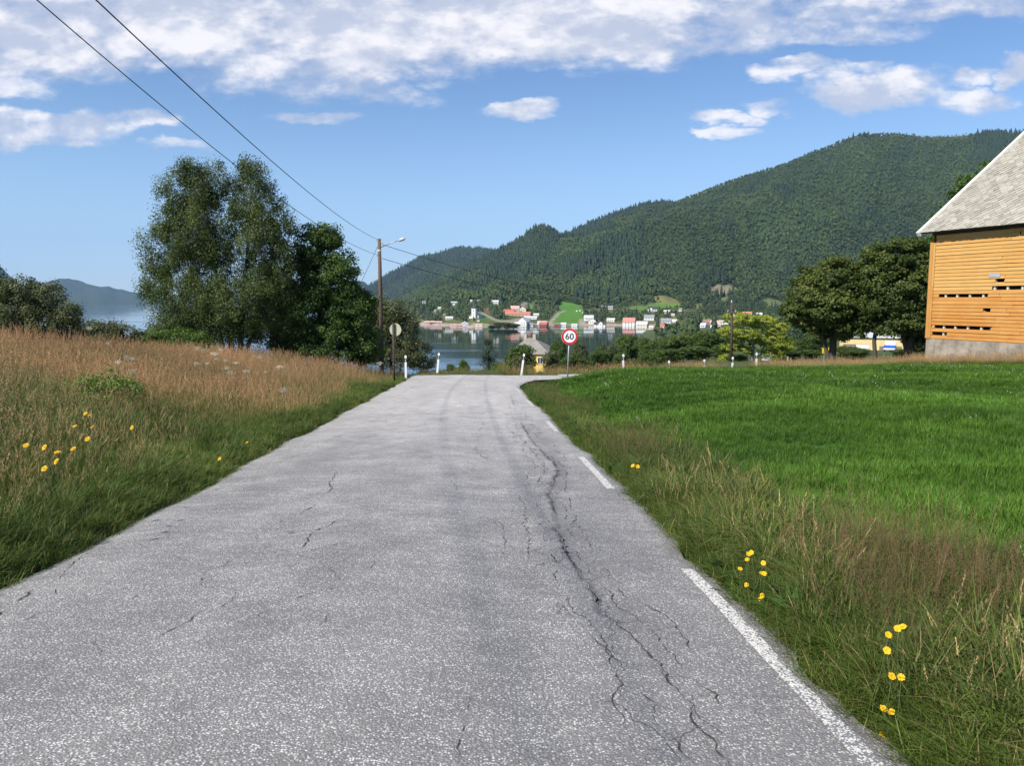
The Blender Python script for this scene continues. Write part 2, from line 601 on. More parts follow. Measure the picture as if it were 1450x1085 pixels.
def pbr(t, out, col, rough=0.7, spec=0.3, bump=None, bstr=0.3, bdist=0.02, metal=0.0):
    b = t.node('ShaderNodeBsdfPrincipled')
    t.put(b.inputs['Base Color'], col)
    t.put(b.inputs['Roughness'], rough)
    b.inputs['Specular IOR Level'].default_value = spec
    b.inputs['Metallic'].default_value = metal
    if bump is not None:
        bn = t.node('ShaderNodeBump', Strength=bstr, Distance=bdist, Height=bump)
        t.l.new(bn.outputs[0], b.inputs['Normal'])
    t.l.new(b.outputs[0], out.inputs[0])
    return b


def simple_mat(name, col, rough=0.7, var=0.25, scale=6.0, spec=0.3, metal=0.0, bump=0.15, stretch=(1, 1, 1)):
    m_, t, out = new_mat(name)
    tc_ = t.node('ShaderNodeTexCoord')
    v = t.mapping(tc_.outputs['Object'], scale=stretch)
    n = t.noise(v, scale, 5, 0.6)
    n2 = t.noise(v, scale * 0.17, 3, 0.6)
    f = t.m('ADD', t.m('MULTIPLY', n, 0.6), t.m('MULTIPLY', n2, 0.4))
    c = t.mix(t.ss(f, 0.3, 0.7), tuple(x * (1 - var) for x in col), tuple(min(1, x * (1 + var)) for x in col))
    tn = t.attr('tint')
    pbr(t, out, c, rough, spec, n, bump, 0.01, metal)
    return m_


def tint_mat(name, c0, c1, rough=0.75, noise_scale=8.0, stretch=(1, 1, 1), spec=0.25, bump=0.2, var=0.3):
    """colour runs from c0 to c1 with the mesh's own per-piece 'tint'"""
    m_, t, out = new_mat(name)
    tc_ = t.node('ShaderNodeTexCoord')
    v = t.mapping(tc_.outputs['Object'], scale=stretch)
    n = t.noise(v, noise_scale, 6, 0.65)
    c = t.mix(t.attr('tint').outputs['Fac'], c0, c1)
    c = t.mix(t.ss(n, 0.25, 0.75), t.mix(1.0, c, (1 - var, 1 - var, 1 - var), 'MULTIPLY'), c)
    pbr(t, out, c, rough, spec, n, bump, 0.01)
    return m_


def leaf_mat(name, c0, c1, transl=0.28, inst=False):
    m_, t, out = new_mat(name)
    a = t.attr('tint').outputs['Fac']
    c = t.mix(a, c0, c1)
    if inst:
        k = t.attr('itint', True).outputs['Fac']
        c = t.mix(1.0, c, t.mix(k, (0.70, 0.72, 0.71), (1.20, 1.19, 1.10)), 'MULTIPLY')
    else:
        k = t.node('ShaderNodeObjectInfo').outputs['Random']
        c = t.mix(1.0, c, t.mix(k, (0.82, 0.86, 0.84), (1.14, 1.10, 1.05)), 'MULTIPLY')
    d = t.node('ShaderNodeBsdfPrincipled')
    t.put(d.inputs['Base Color'], c)
    d.inputs['Roughness'].default_value = 0.55
    d.inputs['Specular IOR Level'].default_value = 0.25
    tr = t.node('ShaderNodeBsdfTranslucent')
    t.put(tr.inputs[0], t.mix(1.0, c, (1.15, 1.25, 0.55), 'MULTIPLY'))
    mx = t.node('ShaderNodeMixShader', i0=transl)
    t.l.new(d.outputs[0], mx.inputs[1])
    t.l.new(tr.outputs[0], mx.inputs[2])
    t.l.new(mx.outputs[0], out.inputs[0])
    return m_


def blade_mat(name, transl=0.3):
    """grass: colour stored per blade, varied per tuft"""
    m_, t, out = new_mat(name)
    c = t.attr('col').outputs['Color']
    k = t.attr('itint', True).outputs['Fac']
    c = t.mix(1.0, c, t.mix(k, (0.60, 0.64, 0.62), (1.36, 1.30, 1.20)), 'MULTIPLY')
    d = t.node('ShaderNodeBsdfPrincipled')
    t.put(d.inputs['Base Color'], c)
    d.inputs['Roughness'].default_value = 0.5
    d.inputs['Specular IOR Level'].default_value = 0.2
    tr = t.node('ShaderNodeBsdfTranslucent')
    t.put(tr.inputs[0], c)
    mx = t.node('ShaderNodeMixShader', i0=transl)
    t.l.new(d.outputs[0], mx.inputs[1])
    t.l.new(tr.outputs[0], mx.inputs[2])
    t.l.new(mx.outputs[0], out.inputs[0])
    return m_


M = {}
# ground
m_, t, out = new_mat('soil_and_turf')
tc_ = t.node('ShaderNodeTexCoord')
n = t.noise(tc_.outputs['Object'], 5.0, 6, 0.65)
nb = t.noise(tc_.outputs['Object'], 0.05, 6, 0.65)
c = t.attr('gcol').outputs['Color']
c = t.mix(1.0, c, t.mix(t.ss(t.m('ADD', t.m('MULTIPLY', n, 0.6), t.m('MULTIPLY', nb, 0.4)), 0.3, 0.7), (0.7, 0.7, 0.7), (1.3, 1.25, 1.2)), 'MULTIPLY')
pbr(t, out, c, 0.9, 0.1, n, 0.5, 0.05)
M['ground'] = m_

# asphalt
m_, t, out = new_mat('old_asphalt')
tc_ = t.node('ShaderNodeTexCoord')
P = tc_.outputs['Object']
vo = t.node('ShaderNodeTexVoronoi', dict(feature='F1'), Vector=P, Scale=85.0, Randomness=1.0)
cellr = t.node('ShaderNodeSeparateColor', i0=vo.outputs['Color'])
stone = t.ss(vo.outputs['Distance'], 0.28, 0.62, 1.0, 0.0)
fine = t.noise(P, 260.0, 3, 0.6)
mott = t.noise(P, 2.2, 5, 0.62)
mott2 = t.noise(t.mapping(P, scale=(1.0, 0.12, 1)), 1.3, 5, 0.65)
vo2 = t.node('ShaderNodeTexVoronoi', dict(feature='F1'), Vector=P, Scale=150.0, Randomness=1.0)
cell2 = t.node('ShaderNodeSeparateColor', i0=vo2.outputs['Color'])
stc = t.mix(t.ss(cellr.outputs[0], 0.20, 1.0), (0.18, 0.168, 0.155), (0.70, 0.662, 0.612))
stc = t.mix(t.ss(cellr.outputs[1], 0.80, 0.95), stc, (0.42, 0.355, 0.31))
bind = t.mix(fine, (0.105, 0.098, 0.091), (0.275, 0.258, 0.238))
small = t.m('MULTIPLY', t.ss(vo2.outputs['Distance'], 0.25, 0.55, 1.0, 0.0), t.ss(cell2.outputs[0], 0.45, 0.9))
bind = t.mix(small, bind, t.mix(cell2.outputs[1], (0.26, 0.245, 0.23), (0.58, 0.555, 0.52)))
pick_ = t.m('MULTIPLY', stone, t.ss(cellr.outputs[2], 0.10, 0.45))
c = t.mix(pick_, bind, stc)
tone = t.m('ADD', t.m('MULTIPLY', mott, 0.55), t.m('MULTIPLY', mott2, 0.45))
c = t.mix(1.0, c, t.mix(t.ss(tone, 0.33, 0.67), (0.86, 0.86, 0.86), (1.26, 1.26, 1.25)), 'MULTIPLY')
wear = t.attr('wear').outputs['Fac']
c = t.mix(t.m('MULTIPLY', wear, 0.62), c, (0.085, 0.081, 0.080))
wp_ = t.node('ShaderNodeVectorMath', dict(operation='ADD'), i0=P, i1=t.node('ShaderNodeVectorMath', dict(operation='SCALE'), i0=t.node('ShaderNodeTexNoise', Vector=P, Scale=5.0, Detail=5.0).outputs['Color'], Scale=0.22).outputs[0]).outputs[0]
vc = t.node('ShaderNodeTexVoronoi', dict(feature='DISTANCE_TO_EDGE'), Vector=t.mapping(wp_, scale=(1.0, 0.55, 1.0)), Scale=2.6)
crz = t.attr('crz').outputs['Fac']
gate_ = t.ss(t.m('ADD', t.noise(P, 1.7, 3, 0.6), t.m('MULTIPLY', crz, 0.30)), 0.66, 0.80)
hair = t.m('MULTIPLY', t.ss(vc.outputs['Distance'], 0.003, 0.016, 1.0, 0.0), gate_)
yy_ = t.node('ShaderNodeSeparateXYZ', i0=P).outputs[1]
far_sheen = t.ss(t.m('ADD', yy_, t.m('MULTIPLY', t.m('SUBTRACT', mott, 0.5), 9.0)), 4.0, 24.0)
c = t.mix(1.0, c, t.mix(far_sheen, (1.0, 1.0, 1.0), (1.72, 1.69, 1.65)), 'MULTIPLY')  # sunlit grazing brightness of the far road, painted into the asphalt colour
c = t.mix(t.m('MULTIPLY', hair, 0.55), c, (0.045, 0.042, 0.040))
edge = t.attr('edge').outputs['Fac']
c = t.mix(t.m('MULTIPLY', edge, 0.5), c, (0.24, 0.225, 0.20))
hgt = t.m('SUBTRACT', t.m('ADD', t.m('MULTIPLY', stone, 0.8), t.m('MULTIPLY', fine, 0.4)), t.m('MULTIPLY', hair, 1.6))
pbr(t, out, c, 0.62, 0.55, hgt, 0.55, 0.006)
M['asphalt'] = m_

# road paint, worn through to the stones
m_, t, out = new_mat('worn_road_paint')
tc_ = t.node('ShaderNodeTexCoord')
P = tc_.outputs['Object']
vo = t.node('ShaderNodeTexVoronoi', dict(feature='F1'), Vector=P, Scale=85.0)
n = t.noise(P, 30.0, 5, 0.7)
wr = t.ss(t.m('ADD', t.m('ADD', vo.outputs['Distance'], t.m('MULTIPLY', n, 1.1)), t.m('MULTIPLY', t.attr('wear').outputs['Fac'], 0.8)), 0.98, 1.28)
c = t.mix(wr, (0.74, 0.70, 0.62), (0.20, 0.195, 0.195))
pbr(t, out, c, 0.6, 0.3, n, 0.4, 0.004)
M['paint'] = m_
M['crack'] = simple_mat('crack_dirt', (0.062, 0.058, 0.054), 0.95, 0.4, 40.0, 0.1)

# water
m_, t, out = new_mat('fjord_water')
tc_ = t.node('ShaderNodeTexCoord')
P = tc_.outputs['Object']
rip = t.noise(t.mapping(P, scale=(0.10, 0.22, 1)), 2.2, 3, 0.5)
swl = t.noise(t.mapping(P, scale=(0.012, 0.03, 1)), 1.0, 4, 0.55)
band = t.noise(t.mapping(P, scale=(0.0012, 0.017, 1), loc=(0.3, 0.21, 0)), 1.0, 3, 0.55)
bandf = t.ss(band, 0.56, 0.68)
h = t.m('ADD', t.m('MULTIPLY', rip, t.m('ADD', t.m('MULTIPLY', bandf, 0.05), 0.012)), t.m('MULTIPLY', swl, 0.10))
b = pbr(t, out, (0.012, 0.026, 0.032), t.m('ADD', t.m('MULTIPLY', bandf, 0.17), 0.035), 0.5, h, 1.0, 1.0)
b.inputs['IOR'].default_value = 1.33
M['water'] = m_

M['bark'] = tint_mat('grey_brown_bark', (0.06, 0.048, 0.036), (0.13, 0.11, 0.09), 0.9, 14, (3, 3, 0.7))
M['birch_bark'] = tint_mat('birch_bark', (0.10, 0.09, 0.08), (0.30, 0.29, 0.27), 0.85, 9, (1, 1, 2.5), var=0.55)
M['birch_leaf'] = leaf_mat('birch_leaves', (0.042, 0.074, 0.024), (0.142, 0.172, 0.050), 0.32)
M['maple_leaf'] = leaf_mat('maple_leaves', (0.038, 0.082, 0.017), (0.140, 0.205, 0.042), 0.34)
M['barn_tree_leaf'] = leaf_mat('barn_tree_leaves', (0.040, 0.070, 0.014), (0.142, 0.165, 0.034), 0.28)
M['lime_leaf'] = leaf_mat('yellow_green_leaves', (0.15, 0.215, 0.030), (0.44, 0.47, 0.07), 0.34)
M['olive_leaf'] = leaf_mat('willow_leaves', (0.060, 0.075, 0.030), (0.165, 0.175, 0.075), 0.25)
M['row_leaf'] = leaf_mat('valley_tree_leaves', (0.042, 0.080, 0.018), (0.138, 0.190, 0.044), 0.30)
M['shrub_leaf'] = leaf_mat('shrub_leaves', (0.045, 0.085, 0.018), (0.135, 0.195, 0.044), 0.28)
M['spruce_leaf'] = leaf_mat('spruce_needles', (0.014, 0.030, 0.014), (0.040, 0.068, 0.026), 0.1)
M['forest_leaf'] = leaf_mat('far_leaves', (0.034, 0.060, 0.016), (0.088, 0.122, 0.034), 0.14, True)
M['forest_fir'] = leaf_mat('far_needles', (0.014, 0.030, 0.014), (0.034, 0.060, 0.024), 0.08, True)
M['blade'] = blade_mat('grass_blades')
M['wood_pole'] = tint_mat('tarred_pole_wood', (0.075, 0.052, 0.036), (0.22, 0.16, 0.11), 0.85, 10, (6, 6, 0.5), var=0.45)
M['galv'] = simple_mat('galvanised_steel', (0.42, 0.43, 0.44), 0.45, 0.15, 20, 0.4, 0.6)
M['wire'] = simple_mat('dark_wire', (0.03, 0.03, 0.032), 0.6, 0.2)
M['white_plastic'] = simple_mat('white_plastic', (0.78, 0.78, 0.76), 0.5, 0.06, 5)
M['black'] = simple_mat('black_band', (0.02, 0.02, 0.022), 0.5, 0.2)
M['sign_red'] = simple_mat('sign_red', (0.62, 0.020, 0.035), 0.4, 0.06, 4)
M['sign_white'] = simple_mat('sign_white', (0.82, 0.82, 0.80), 0.4, 0.03, 4)
M['sign_back'] = simple_mat('sign_back', (0.42, 0.41, 0.29), 0.5, 0.15, 6)
M['sign_yellow'] = simple_mat('sign_yellow', (0.80, 0.55, 0.02), 0.45, 0.05, 4)
M['reflector'] = simple_mat('reflector', (0.55, 0.52, 0.45), 0.25, 0.1, 10)
M['lamp_grey'] = simple_mat('lamp_housing', (0.55, 0.55, 0.53), 0.4, 0.1, 6, 0.4)
M['lamp_glass'] = simple_mat('lamp_glass', (0.72, 0.72, 0.70), 0.2, 0.05, 6, 0.5)
M['porcelain'] = simple_mat('porcelain', (0.62, 0.60, 0.56), 0.3, 0.1)
M['yellow_petal'] = simple_mat('yellow_petals', (0.72, 0.43, 0.008), 0.7, 0.2, 60)
M['umbel'] = simple_mat('cream_umbels', (0.66, 0.62, 0.47), 0.8, 0.2, 60)
M['stem'] = simple_mat('green_stem', (0.07, 0.10, 0.03), 0.7, 0.2, 30)
M['dock'] = leaf_mat('broad_weed_leaves', (0.085, 0.150, 0.030), (0.190, 0.260, 0.060), 0.32)

# ------------------------------------------------------------------ ground sheet (polar grid round the camera, out to the mountains)
az = np.radians(np.concatenate([np.arange(-112, -38, 1.0), np.arange(-38, 38.01, 0.16), np.arange(39, 113, 1.0)]))
rr = np.concatenate([np.geomspace(0.5, 45, 190), np.geomspace(45.5, 900, 110)[1:], np.arange(906, 1400, 6.0), np.geomspace(1406, 5400, 110)])
A_, R_ = np.meshgrid(az, rr, indexing='xy')
GX = (np.sin(A_) * R_).ravel()
GY = (np.cos(A_) * R_).ravel()
GZ = land(GX, GY)
onroad = ((GX > e_l(GY) + 0.1) & (GX < e_r(GY) - 0.1) & (GY < YEND - 0.2)) | ((GY > near_edge(GX) + 0.15) & (GY < far_edge(GX) - 0.15) & (GX > -5) & (GX < 75))
gcol = ground_colour(GX, GY, GZ)
na, nr = len(az), len(rr)
ii = (np.arange(nr - 1)[:, None] * na + np.arange(na - 1)[None, :])
gf = np.stack([ii, ii + 1, ii + na + 1, ii + na], -1).reshape(-1, 4)[:, ::-1].copy()
g = link('ground', mesh_data('ground', np.stack([GX, GY, GZ], 1), gf, M['ground'], smooth=True, attrs={'gcol': gcol}))
tag(g, 'rolling green land from the roadside down to the fjord and up the mountain', 'ground', kind='structure')

# water
wp = MB()
ws = 13000.0
wv = [(-ws, -2000, 0), (ws, -2000, 0), (ws, ws, 0), (-ws, ws, 0)]
wp.add(wv, [(0, 1, 2, 3)])
o = wp.build('water', M['water'], loc=(0, 0, WATER_Z))
tag(o, 'calm dark fjord water reflecting the far shore', 'water', kind='structure')

# far blue hills across the open fjord
qa = np.radians(np.arange(-100, 100.01, 0.25))
HD = 9500.0
aa = np.tan(np.clip(qa, -1.2, 1.2))
ridge = CAMZ + skD(aa) * HD + (fbm(aa * 60, aa * 0 + 1.5, 4, 77) - 0.5) * 70
ridge = np.maximum(ridge, WATER_Z + 30)
VV, rows = [], [(-2100, 0.0), (-1500, 0.22), (-900, 0.52), (-400, 0.82), (0, 1.0), (500, 0.8), (1500, 0.1)]
hx = np.where(np.abs(qa) < 1.15, aa, np.sign(qa) * np.tan(1.15))
for dr_, k in rows:
    D = HD + dr_
    if True:
        X = np.sin(qa) * D / np.maximum(np.cos(np.clip(qa, -0.9, 0.9)), 0.62)
        Y = np.cos(qa) * D / np.maximum(np.cos(np.clip(qa, -0.9, 0.9)), 0.62)
    nz = (fbm(qa * 90, np.full_like(qa, dr_ / 300.0), 4, 55) - 0.5) * 140 * math.sin(math.pi * min(k, 0.98)) if k < 1 else 0
    VV.append(np.stack([X, Y, WATER_Z - 5 + (ridge - WATER_Z + 5) * k + nz * (ridge - WATER_Z) / 300.0], 1))
VV = np.concatenate(VV)
nq = len(qa)
ii = (np.arange(len(rows) - 1)[:, None] * nq + np.arange(nq - 1)[None, :])
hf = np.stack([ii, ii + 1, ii + nq + 1, ii + nq], -1).reshape(-1, 4)[:, ::-1].copy()
M['far_hill'] = simple_mat('far_wooded_hill', (0.040, 0.062, 0.030), 0.95, 0.35, 0.02, 0.1)
o = link('hills', mesh_data('hills', VV, hf, M['far_hill'], smooth=True))
tag(o, 'low blue hills beyond the open fjord', 'hills', kind='structure')

# ------------------------------------------------------------------ road
CRK = [(722, 556), (727, 572), (735, 590), (742, 606), (752, 622), (768, 640), (782, 652), (790, 668), (779, 682), (776, 700), (786, 730), (792, 762), (806, 790), (822, 812), (838, 834), (842, 853), (862, 872), (884, 890),
       (906, 912), (926, 930), (944, 950), (962, 976), (980, 1006), (1006, 1046), (1040, 1090)]
CRKS = [
    ([(782, 652), (794, 658), (806, 670)], 0.016),
    ([(742, 622), (752, 636), (764, 650), (770, 662)], 0.012),
    ([(690, 716), (696, 724), (704, 732), (714, 748), (713, 772), (718, 788)], 0.008),
    ([(693, 772), (686, 786), (664, 798), (650, 812)], 0.008),
    ([(470, 665), (478, 668), (466, 682), (470, 690), (456, 704), (440, 718), (420, 727)], 0.018),
    ([(480, 735), (462, 745), (444, 752), (428, 772), (414, 780)], 0.016),
    ([(325, 790), (310, 800), (296, 810), (280, 825)], 0.012),
    ([(430, 791), (418, 800), (400, 808)], 0.010),
    ([(202, 838), (180, 850), (165, 858), (140, 874)], 0.012),
    ([(290, 860), (270, 874), (250, 884), (215, 905)], 0.010),
    ([(100, 796), (84, 806), (72, 818), (50, 830), (30, 844), (10, 860), (-20, 876)], 0.022),
    ([(240, 713), (200, 735), (168, 756), (140, 770), (112, 786)], 0.014),
    ([(440, 636), (430, 642), (410, 648), (385, 656)], 0.014),
    ([(590, 545), (575, 553), (562, 561)], 0.03),
    ([(62, 940), (40, 955), (14, 968), (-20, 990)], 0.010),
    ([(110, 925), (90, 932)], 0.010),
    ([(672, 985), (668, 1000), (660, 1008), (656, 1030), (650, 1050), (646, 1090)], 0.007),
    ([(955, 1020), (958, 1040), (970, 1060)], 0.006),
    ([(860, 955), (850, 940), (842, 930)], 0.006),
    ([(1080, 885), (1100, 890), (1116, 905)], 0.010),
    ([(860, 690), (872, 694), (884, 708)], 0.014),
]


def on_road(px, py):
    d = ray(px, py)
    t = -CAMZ / (d[2] + S_RD * d[1])
    return np.array([d[0] * t, d[1] * t])


def jag(P, step, amp, seed):
    r = np.random.default_rng(seed)
    P = np.asarray(P, float)
    seg = np.r_[0, np.cumsum(np.hypot(*np.diff(P, axis=0).T))]
    s = np.arange(0, seg[-1], step)
    x = np.interp(s, seg, P[:, 0]); y = np.interp(s, seg, P[:, 1])
    n = len(s)
    jx = np.convolve(r.normal(0, amp, n + 4), [0.2, 0.3, 0.3, 0.2], 'valid')[:n] + r.normal(0, amp * 0.35, n)
    jy = np.convolve(r.normal(0, amp, n + 4), [0.2, 0.3, 0.3, 0.2], 'valid')[:n]
    return np.stack([x + jx[:n], y[:len(jy)] + jy[:n]], 1)


CR0 = np.array([on_road(*p) for p in CRK])
CRJ = jag(CR0, 0.035, 0.022, 3)


def road_z(X, Y):
    return -S_RD * Y


ys = np.concatenate([np.arange(-8, 2.4, 0.3), np.arange(2.4, 14, 0.025), np.arange(14, YEND + 0.01, 0.06)])
us = np.linspace(0, 1, 190)
RXs, RYs = [], []
for y in ys:
    x0, x1 = float(e_l(y)), float(e_r(y))
    x0 += 0.05 * (vnoise(y * 6.0, 0.3, 4) - 0.5) + 0.05 * (vnoise(y * 1.7, 7.3, 4) - 0.5)
    x1 += 0.09 * (vnoise(y * 5.0, 3.3, 4) - 0.5) + 0.12 * (vnoise(y * 1.4, 9.3, 4) - 0.5)
    if y > 29:
        xr = np.interp(y, [29, 31.6, 34.6, 36.4, 37.0, 37.4, YEND], [x1, 0.30, 0.62, 1.05, 1.8, 2.6, 2.6])
        x1 = max(x1, float(xr))
    x0 -= 0.03; x1 += 0.02
    RXs.append(x0 + (x1 - x0) * us)
    RYs.append(np.full_like(us, y))
RX = np.array(RXs); RY = np.array(RYs)
cx_at = np.interp(RY, CRJ[:, 1][::-1], CRJ[:, 0][::-1])       # crack position across the road
crack_on = sst(RY, 2.0, 2.4) * (1 - sst(RY, 24, 28))
dc = RX - cx_at
ampc = (0.12 + 1.25 * sst(vnoise(RY * 0.8, 0.7, 8), 0.30, 0.75)) * crack_on * (0.55 + 0.9 * vnoise(RY * 7.0, 2.7, 9))
dip = -0.016 * np.exp(-np.maximum(dc, 0) / 0.20) * (dc > 0) * ampc - 0.004 * np.exp(-np.abs(dc) / 0.5)
lip = 0.005 * np.exp(-np.maximum(-dc, 0) / 0.10) * (dc <= 0) * ampc
xc = (RX - e_l(RY)) / (e_r(RY) - e_l(RY))
camber = -0.05 * (2 * np.clip(xc, 0, 1) - 1) ** 2
ruts = -0.012 * np.exp(-((xc - 0.28) / 0.10) ** 2) - 0.012 * np.exp(-((xc - 0.70) / 0.10) ** 2)
RZ = road_z(RX, RY) + camber * 0.5 + ruts + dip + lip + 0.008 * (fbm(RX * 1.5, RY * 1.5, 3, 6) - 0.5)
edist = np.minimum(RX - RX[:, :1], RX[:, -1:] - RX)
RZ = RZ - 0.03 * (1 - sst(edist, 0.0, 0.16)) * (RY < 36)
wear = np.exp(-(np.maximum(dc, 0) / 0.27) ** 1.2) * (dc > 0) * np.clip(ampc, 0, 1.2) * (0.35 + 0.85 * vnoise(RX * 5, RY * 2.2, 12))
wear = np.maximum(wear, 0.40 * np.exp(-((dc - 0.10) / 0.30) ** 2) * (0.3 + vnoise(RX * 3, RY * 1.2, 14)) * (1 - sst(RY, 6, 12)))
edge_a = np.exp(-edist / 0.10) * (0.4 + 0.8 * vnoise(RX * 9, RY * 5, 15))
crz_a = 0.95 * np.exp(-((dc + 0.05) / 0.33) ** 2) * crack_on + 0.55 * sst(fbm(RX * 0.5 + 5, RY * 0.22, 3, 18), 0.52, 0.72)
nu, ny = len(us), len(ys)
ii = (np.arange(ny - 1)[:, None] * nu + np.arange(nu - 1)[None, :])
rf = np.stack([ii, ii + 1, ii + nu + 1, ii + nu], -1).reshape(-1, 4)
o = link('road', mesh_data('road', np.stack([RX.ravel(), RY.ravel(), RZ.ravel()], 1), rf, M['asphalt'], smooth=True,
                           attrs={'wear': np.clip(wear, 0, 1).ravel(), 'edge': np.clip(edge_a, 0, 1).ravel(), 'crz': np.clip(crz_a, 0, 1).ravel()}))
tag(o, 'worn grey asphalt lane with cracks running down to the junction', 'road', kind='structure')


def road_surf(x, y):
    """height of the road mesh near x, y"""
    j = int(np.clip(np.searchsorted(ys, y), 1, ny - 1))
    i = int(np.clip(np.searchsorted(RX[j], x), 1, nu - 1))
    return max(RZ[j, i], RZ[j, i - 1], RZ[j - 1, i], RZ[j - 1, i - 1])


# cross road leading off to the right
cxs = np.concatenate([np.arange(2.55, 20, 0.8), np.arange(20, 76, 2.0)])
CV, cf = [], []
for x in cxs:
    for k in np.linspace(0, 1, 9):
        y = float(near_edge(x)) * (1 - k) + float(far_edge(x)) * k
        CV.append((x, y, -S_RD * min(y, 42.3) - 0.0 * x + (0.0 if x < 10 else -0.035 * (x - 10) * sst(x, 10, 20))))
for i in range(len(cxs) - 1):
    for k in range(8):
        q = i * 9 + k
        cf.append((q, q + 9, q + 10, q + 1))
CV = np.array(CV)
zz = near_z(CV[:, 0], CV[:, 1])
CV[:, 2] = np.where(CV[:, 0] < 6, CV[:, 2] + 0.004, np.maximum(CV[:, 2], zz + 0.05))
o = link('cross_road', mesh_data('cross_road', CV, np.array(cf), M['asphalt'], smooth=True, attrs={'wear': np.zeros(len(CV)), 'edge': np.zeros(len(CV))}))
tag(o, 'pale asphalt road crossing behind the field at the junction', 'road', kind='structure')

# cracks: ragged dark ribbons lying on the asphalt
CKV, CKF = [], []


def crack_ribbon(P, wd, seed):
    r = np.random.default_rng(seed)
    n = len(P)
    if n < 3: return
    t = np.gradient(P, axis=0)
    t /= np.linalg.norm(t, axis=1)[:, None] + 1e-9
    nn = np.stack([-t[:, 1], t[:, 0]], 1)
    gate = sst(vnoise(np.arange(n) * 0.16, np.full(n, seed * 1.3), seed), 0.40, 0.62)
    hw = wd * gate * (0.12 + 0.88 * r.random(n) ** 1.8) * np.minimum(1, np.minimum(np.arange(n), n - 1 - np.arange(n)) / 4.0 + 0.15)
    o_ = len(CKV)
    for i in range(n):
        for sgn in (-1, 1):
            x, y = P[i] + nn[i] * hw[i] * sgn * 0.5
            CKV.append((x, y, road_surf(x, y) + 0.003))
    for i in range(n - 1):
        CKF.append((o_ + 2 * i, o_ + 2 * i + 1, o_ + 2 * i + 3, o_ + 2 * i + 2))


sel = CRJ[(CRJ[:, 1] > 2.2)]
crack_ribbon(sel, 0.016, 1)
for k, (pl, wd) in enumerate(CRKS):
    Q = np.array([on_road(*p) for p in pl])
    crack_ribbon(jag(Q, 0.03 if Q[:, 1].max() < 12 else 0.12, 0.014 if Q[:, 1].max() < 12 else 0.05, 50 + k), wd, 80 + k)
rk = np.random.default_rng(204)
for k in range(26):
    y = 2.6 + 20 * rk.random() ** 1.5
    x = float(e_l(y)) + rk.uniform(0.25, 4.3)
    L_ = rk.uniform(0.8, 2.4) * (1 + y / 14)
    ang = math.pi / 2 + 0.05 + rk.normal(0, 0.35)
    q = [np.array([x, y])]
    for j in range(5):
        ang += rk.normal(0, 0.28)
        q.append(q[-1] + np.array([math.cos(ang), math.sin(ang)]) * L_ / 5)
    q = np.array(q)
    if q[:, 0].max() > float(e_r(q[:, 1].max())) - 0.35 or q[:, 0].min() < float(e_l(y)) + 0.1: continue
    crack_ribbon(jag(q[::-1] if q[0, 1] < q[-1, 1] else q, 0.03 if y < 10 else 0.08, 0.014 if y < 10 else 0.03, 300 + k), rk.uniform(0.004, 0.007) * (1 + y / 14), 400 + k)
# second and third strands beside the main crack
for k, off in enumerate((-0.16, 0.12, -0.30, 0.22)):
    q = CRJ[(CRJ[:, 1] > 2.4)] + np.array([off, 0.1 * k])
    q = q + np.stack([0.10 * (vnoise(q[:, 1] * 1.6, q[:, 0] * 0 + k, 44) - 0.5), 0 * q[:, 0]], 1)
    crack_ribbon(q, 0.012, 7 + k * 3)
# small pot marks
o = link('road_cracks', mesh_data('road_cracks', CKV, CKF, M['crack']))
tag(o, 'dark ragged cracks in the asphalt lane', 'road cracks', kind='structure')

# edge line dashes
dash = [(2.2, 5.44), (8.53, 11.06), (14.3, 16.4), (20.3, 23.0), (26.3, 28.6)]
for k, (ya, yb) in enumerate(dash):
    yy = np.arange(ya, yb + 1e-6, 0.05)
    V_, F_, W_ = [], [], []
    for y in yy:
        xcn = 1.525 - 0.0470 * y
        for s_ in np.linspace(-0.046, 0.046, 5):
            x = xcn + s_ + 0.006 * (vnoise(y * 9, s_ * 90, 5) - 0.5)
            V_.append((x, y, road_surf(x, y) + 0.004))
            W_.append(float(np.clip((3.6 - y) / 1.6, 0, 1)) * 0.45)
    for i in range(len(yy) - 1):
        for j in range(4):
            q = i * 5 + j
            F_.append((q, q + 1, q + 6, q + 5))
    o = link('edge_line' if k == 0 else 'edge_line.%03d' % k, mesh_data('edge_line', V_, F_, M['paint'], attrs={'wear': W_}))
    tag(o, 'white painted dash of the road edge line', 'road marking', group='edge line dashes along the right side', kind='structure')

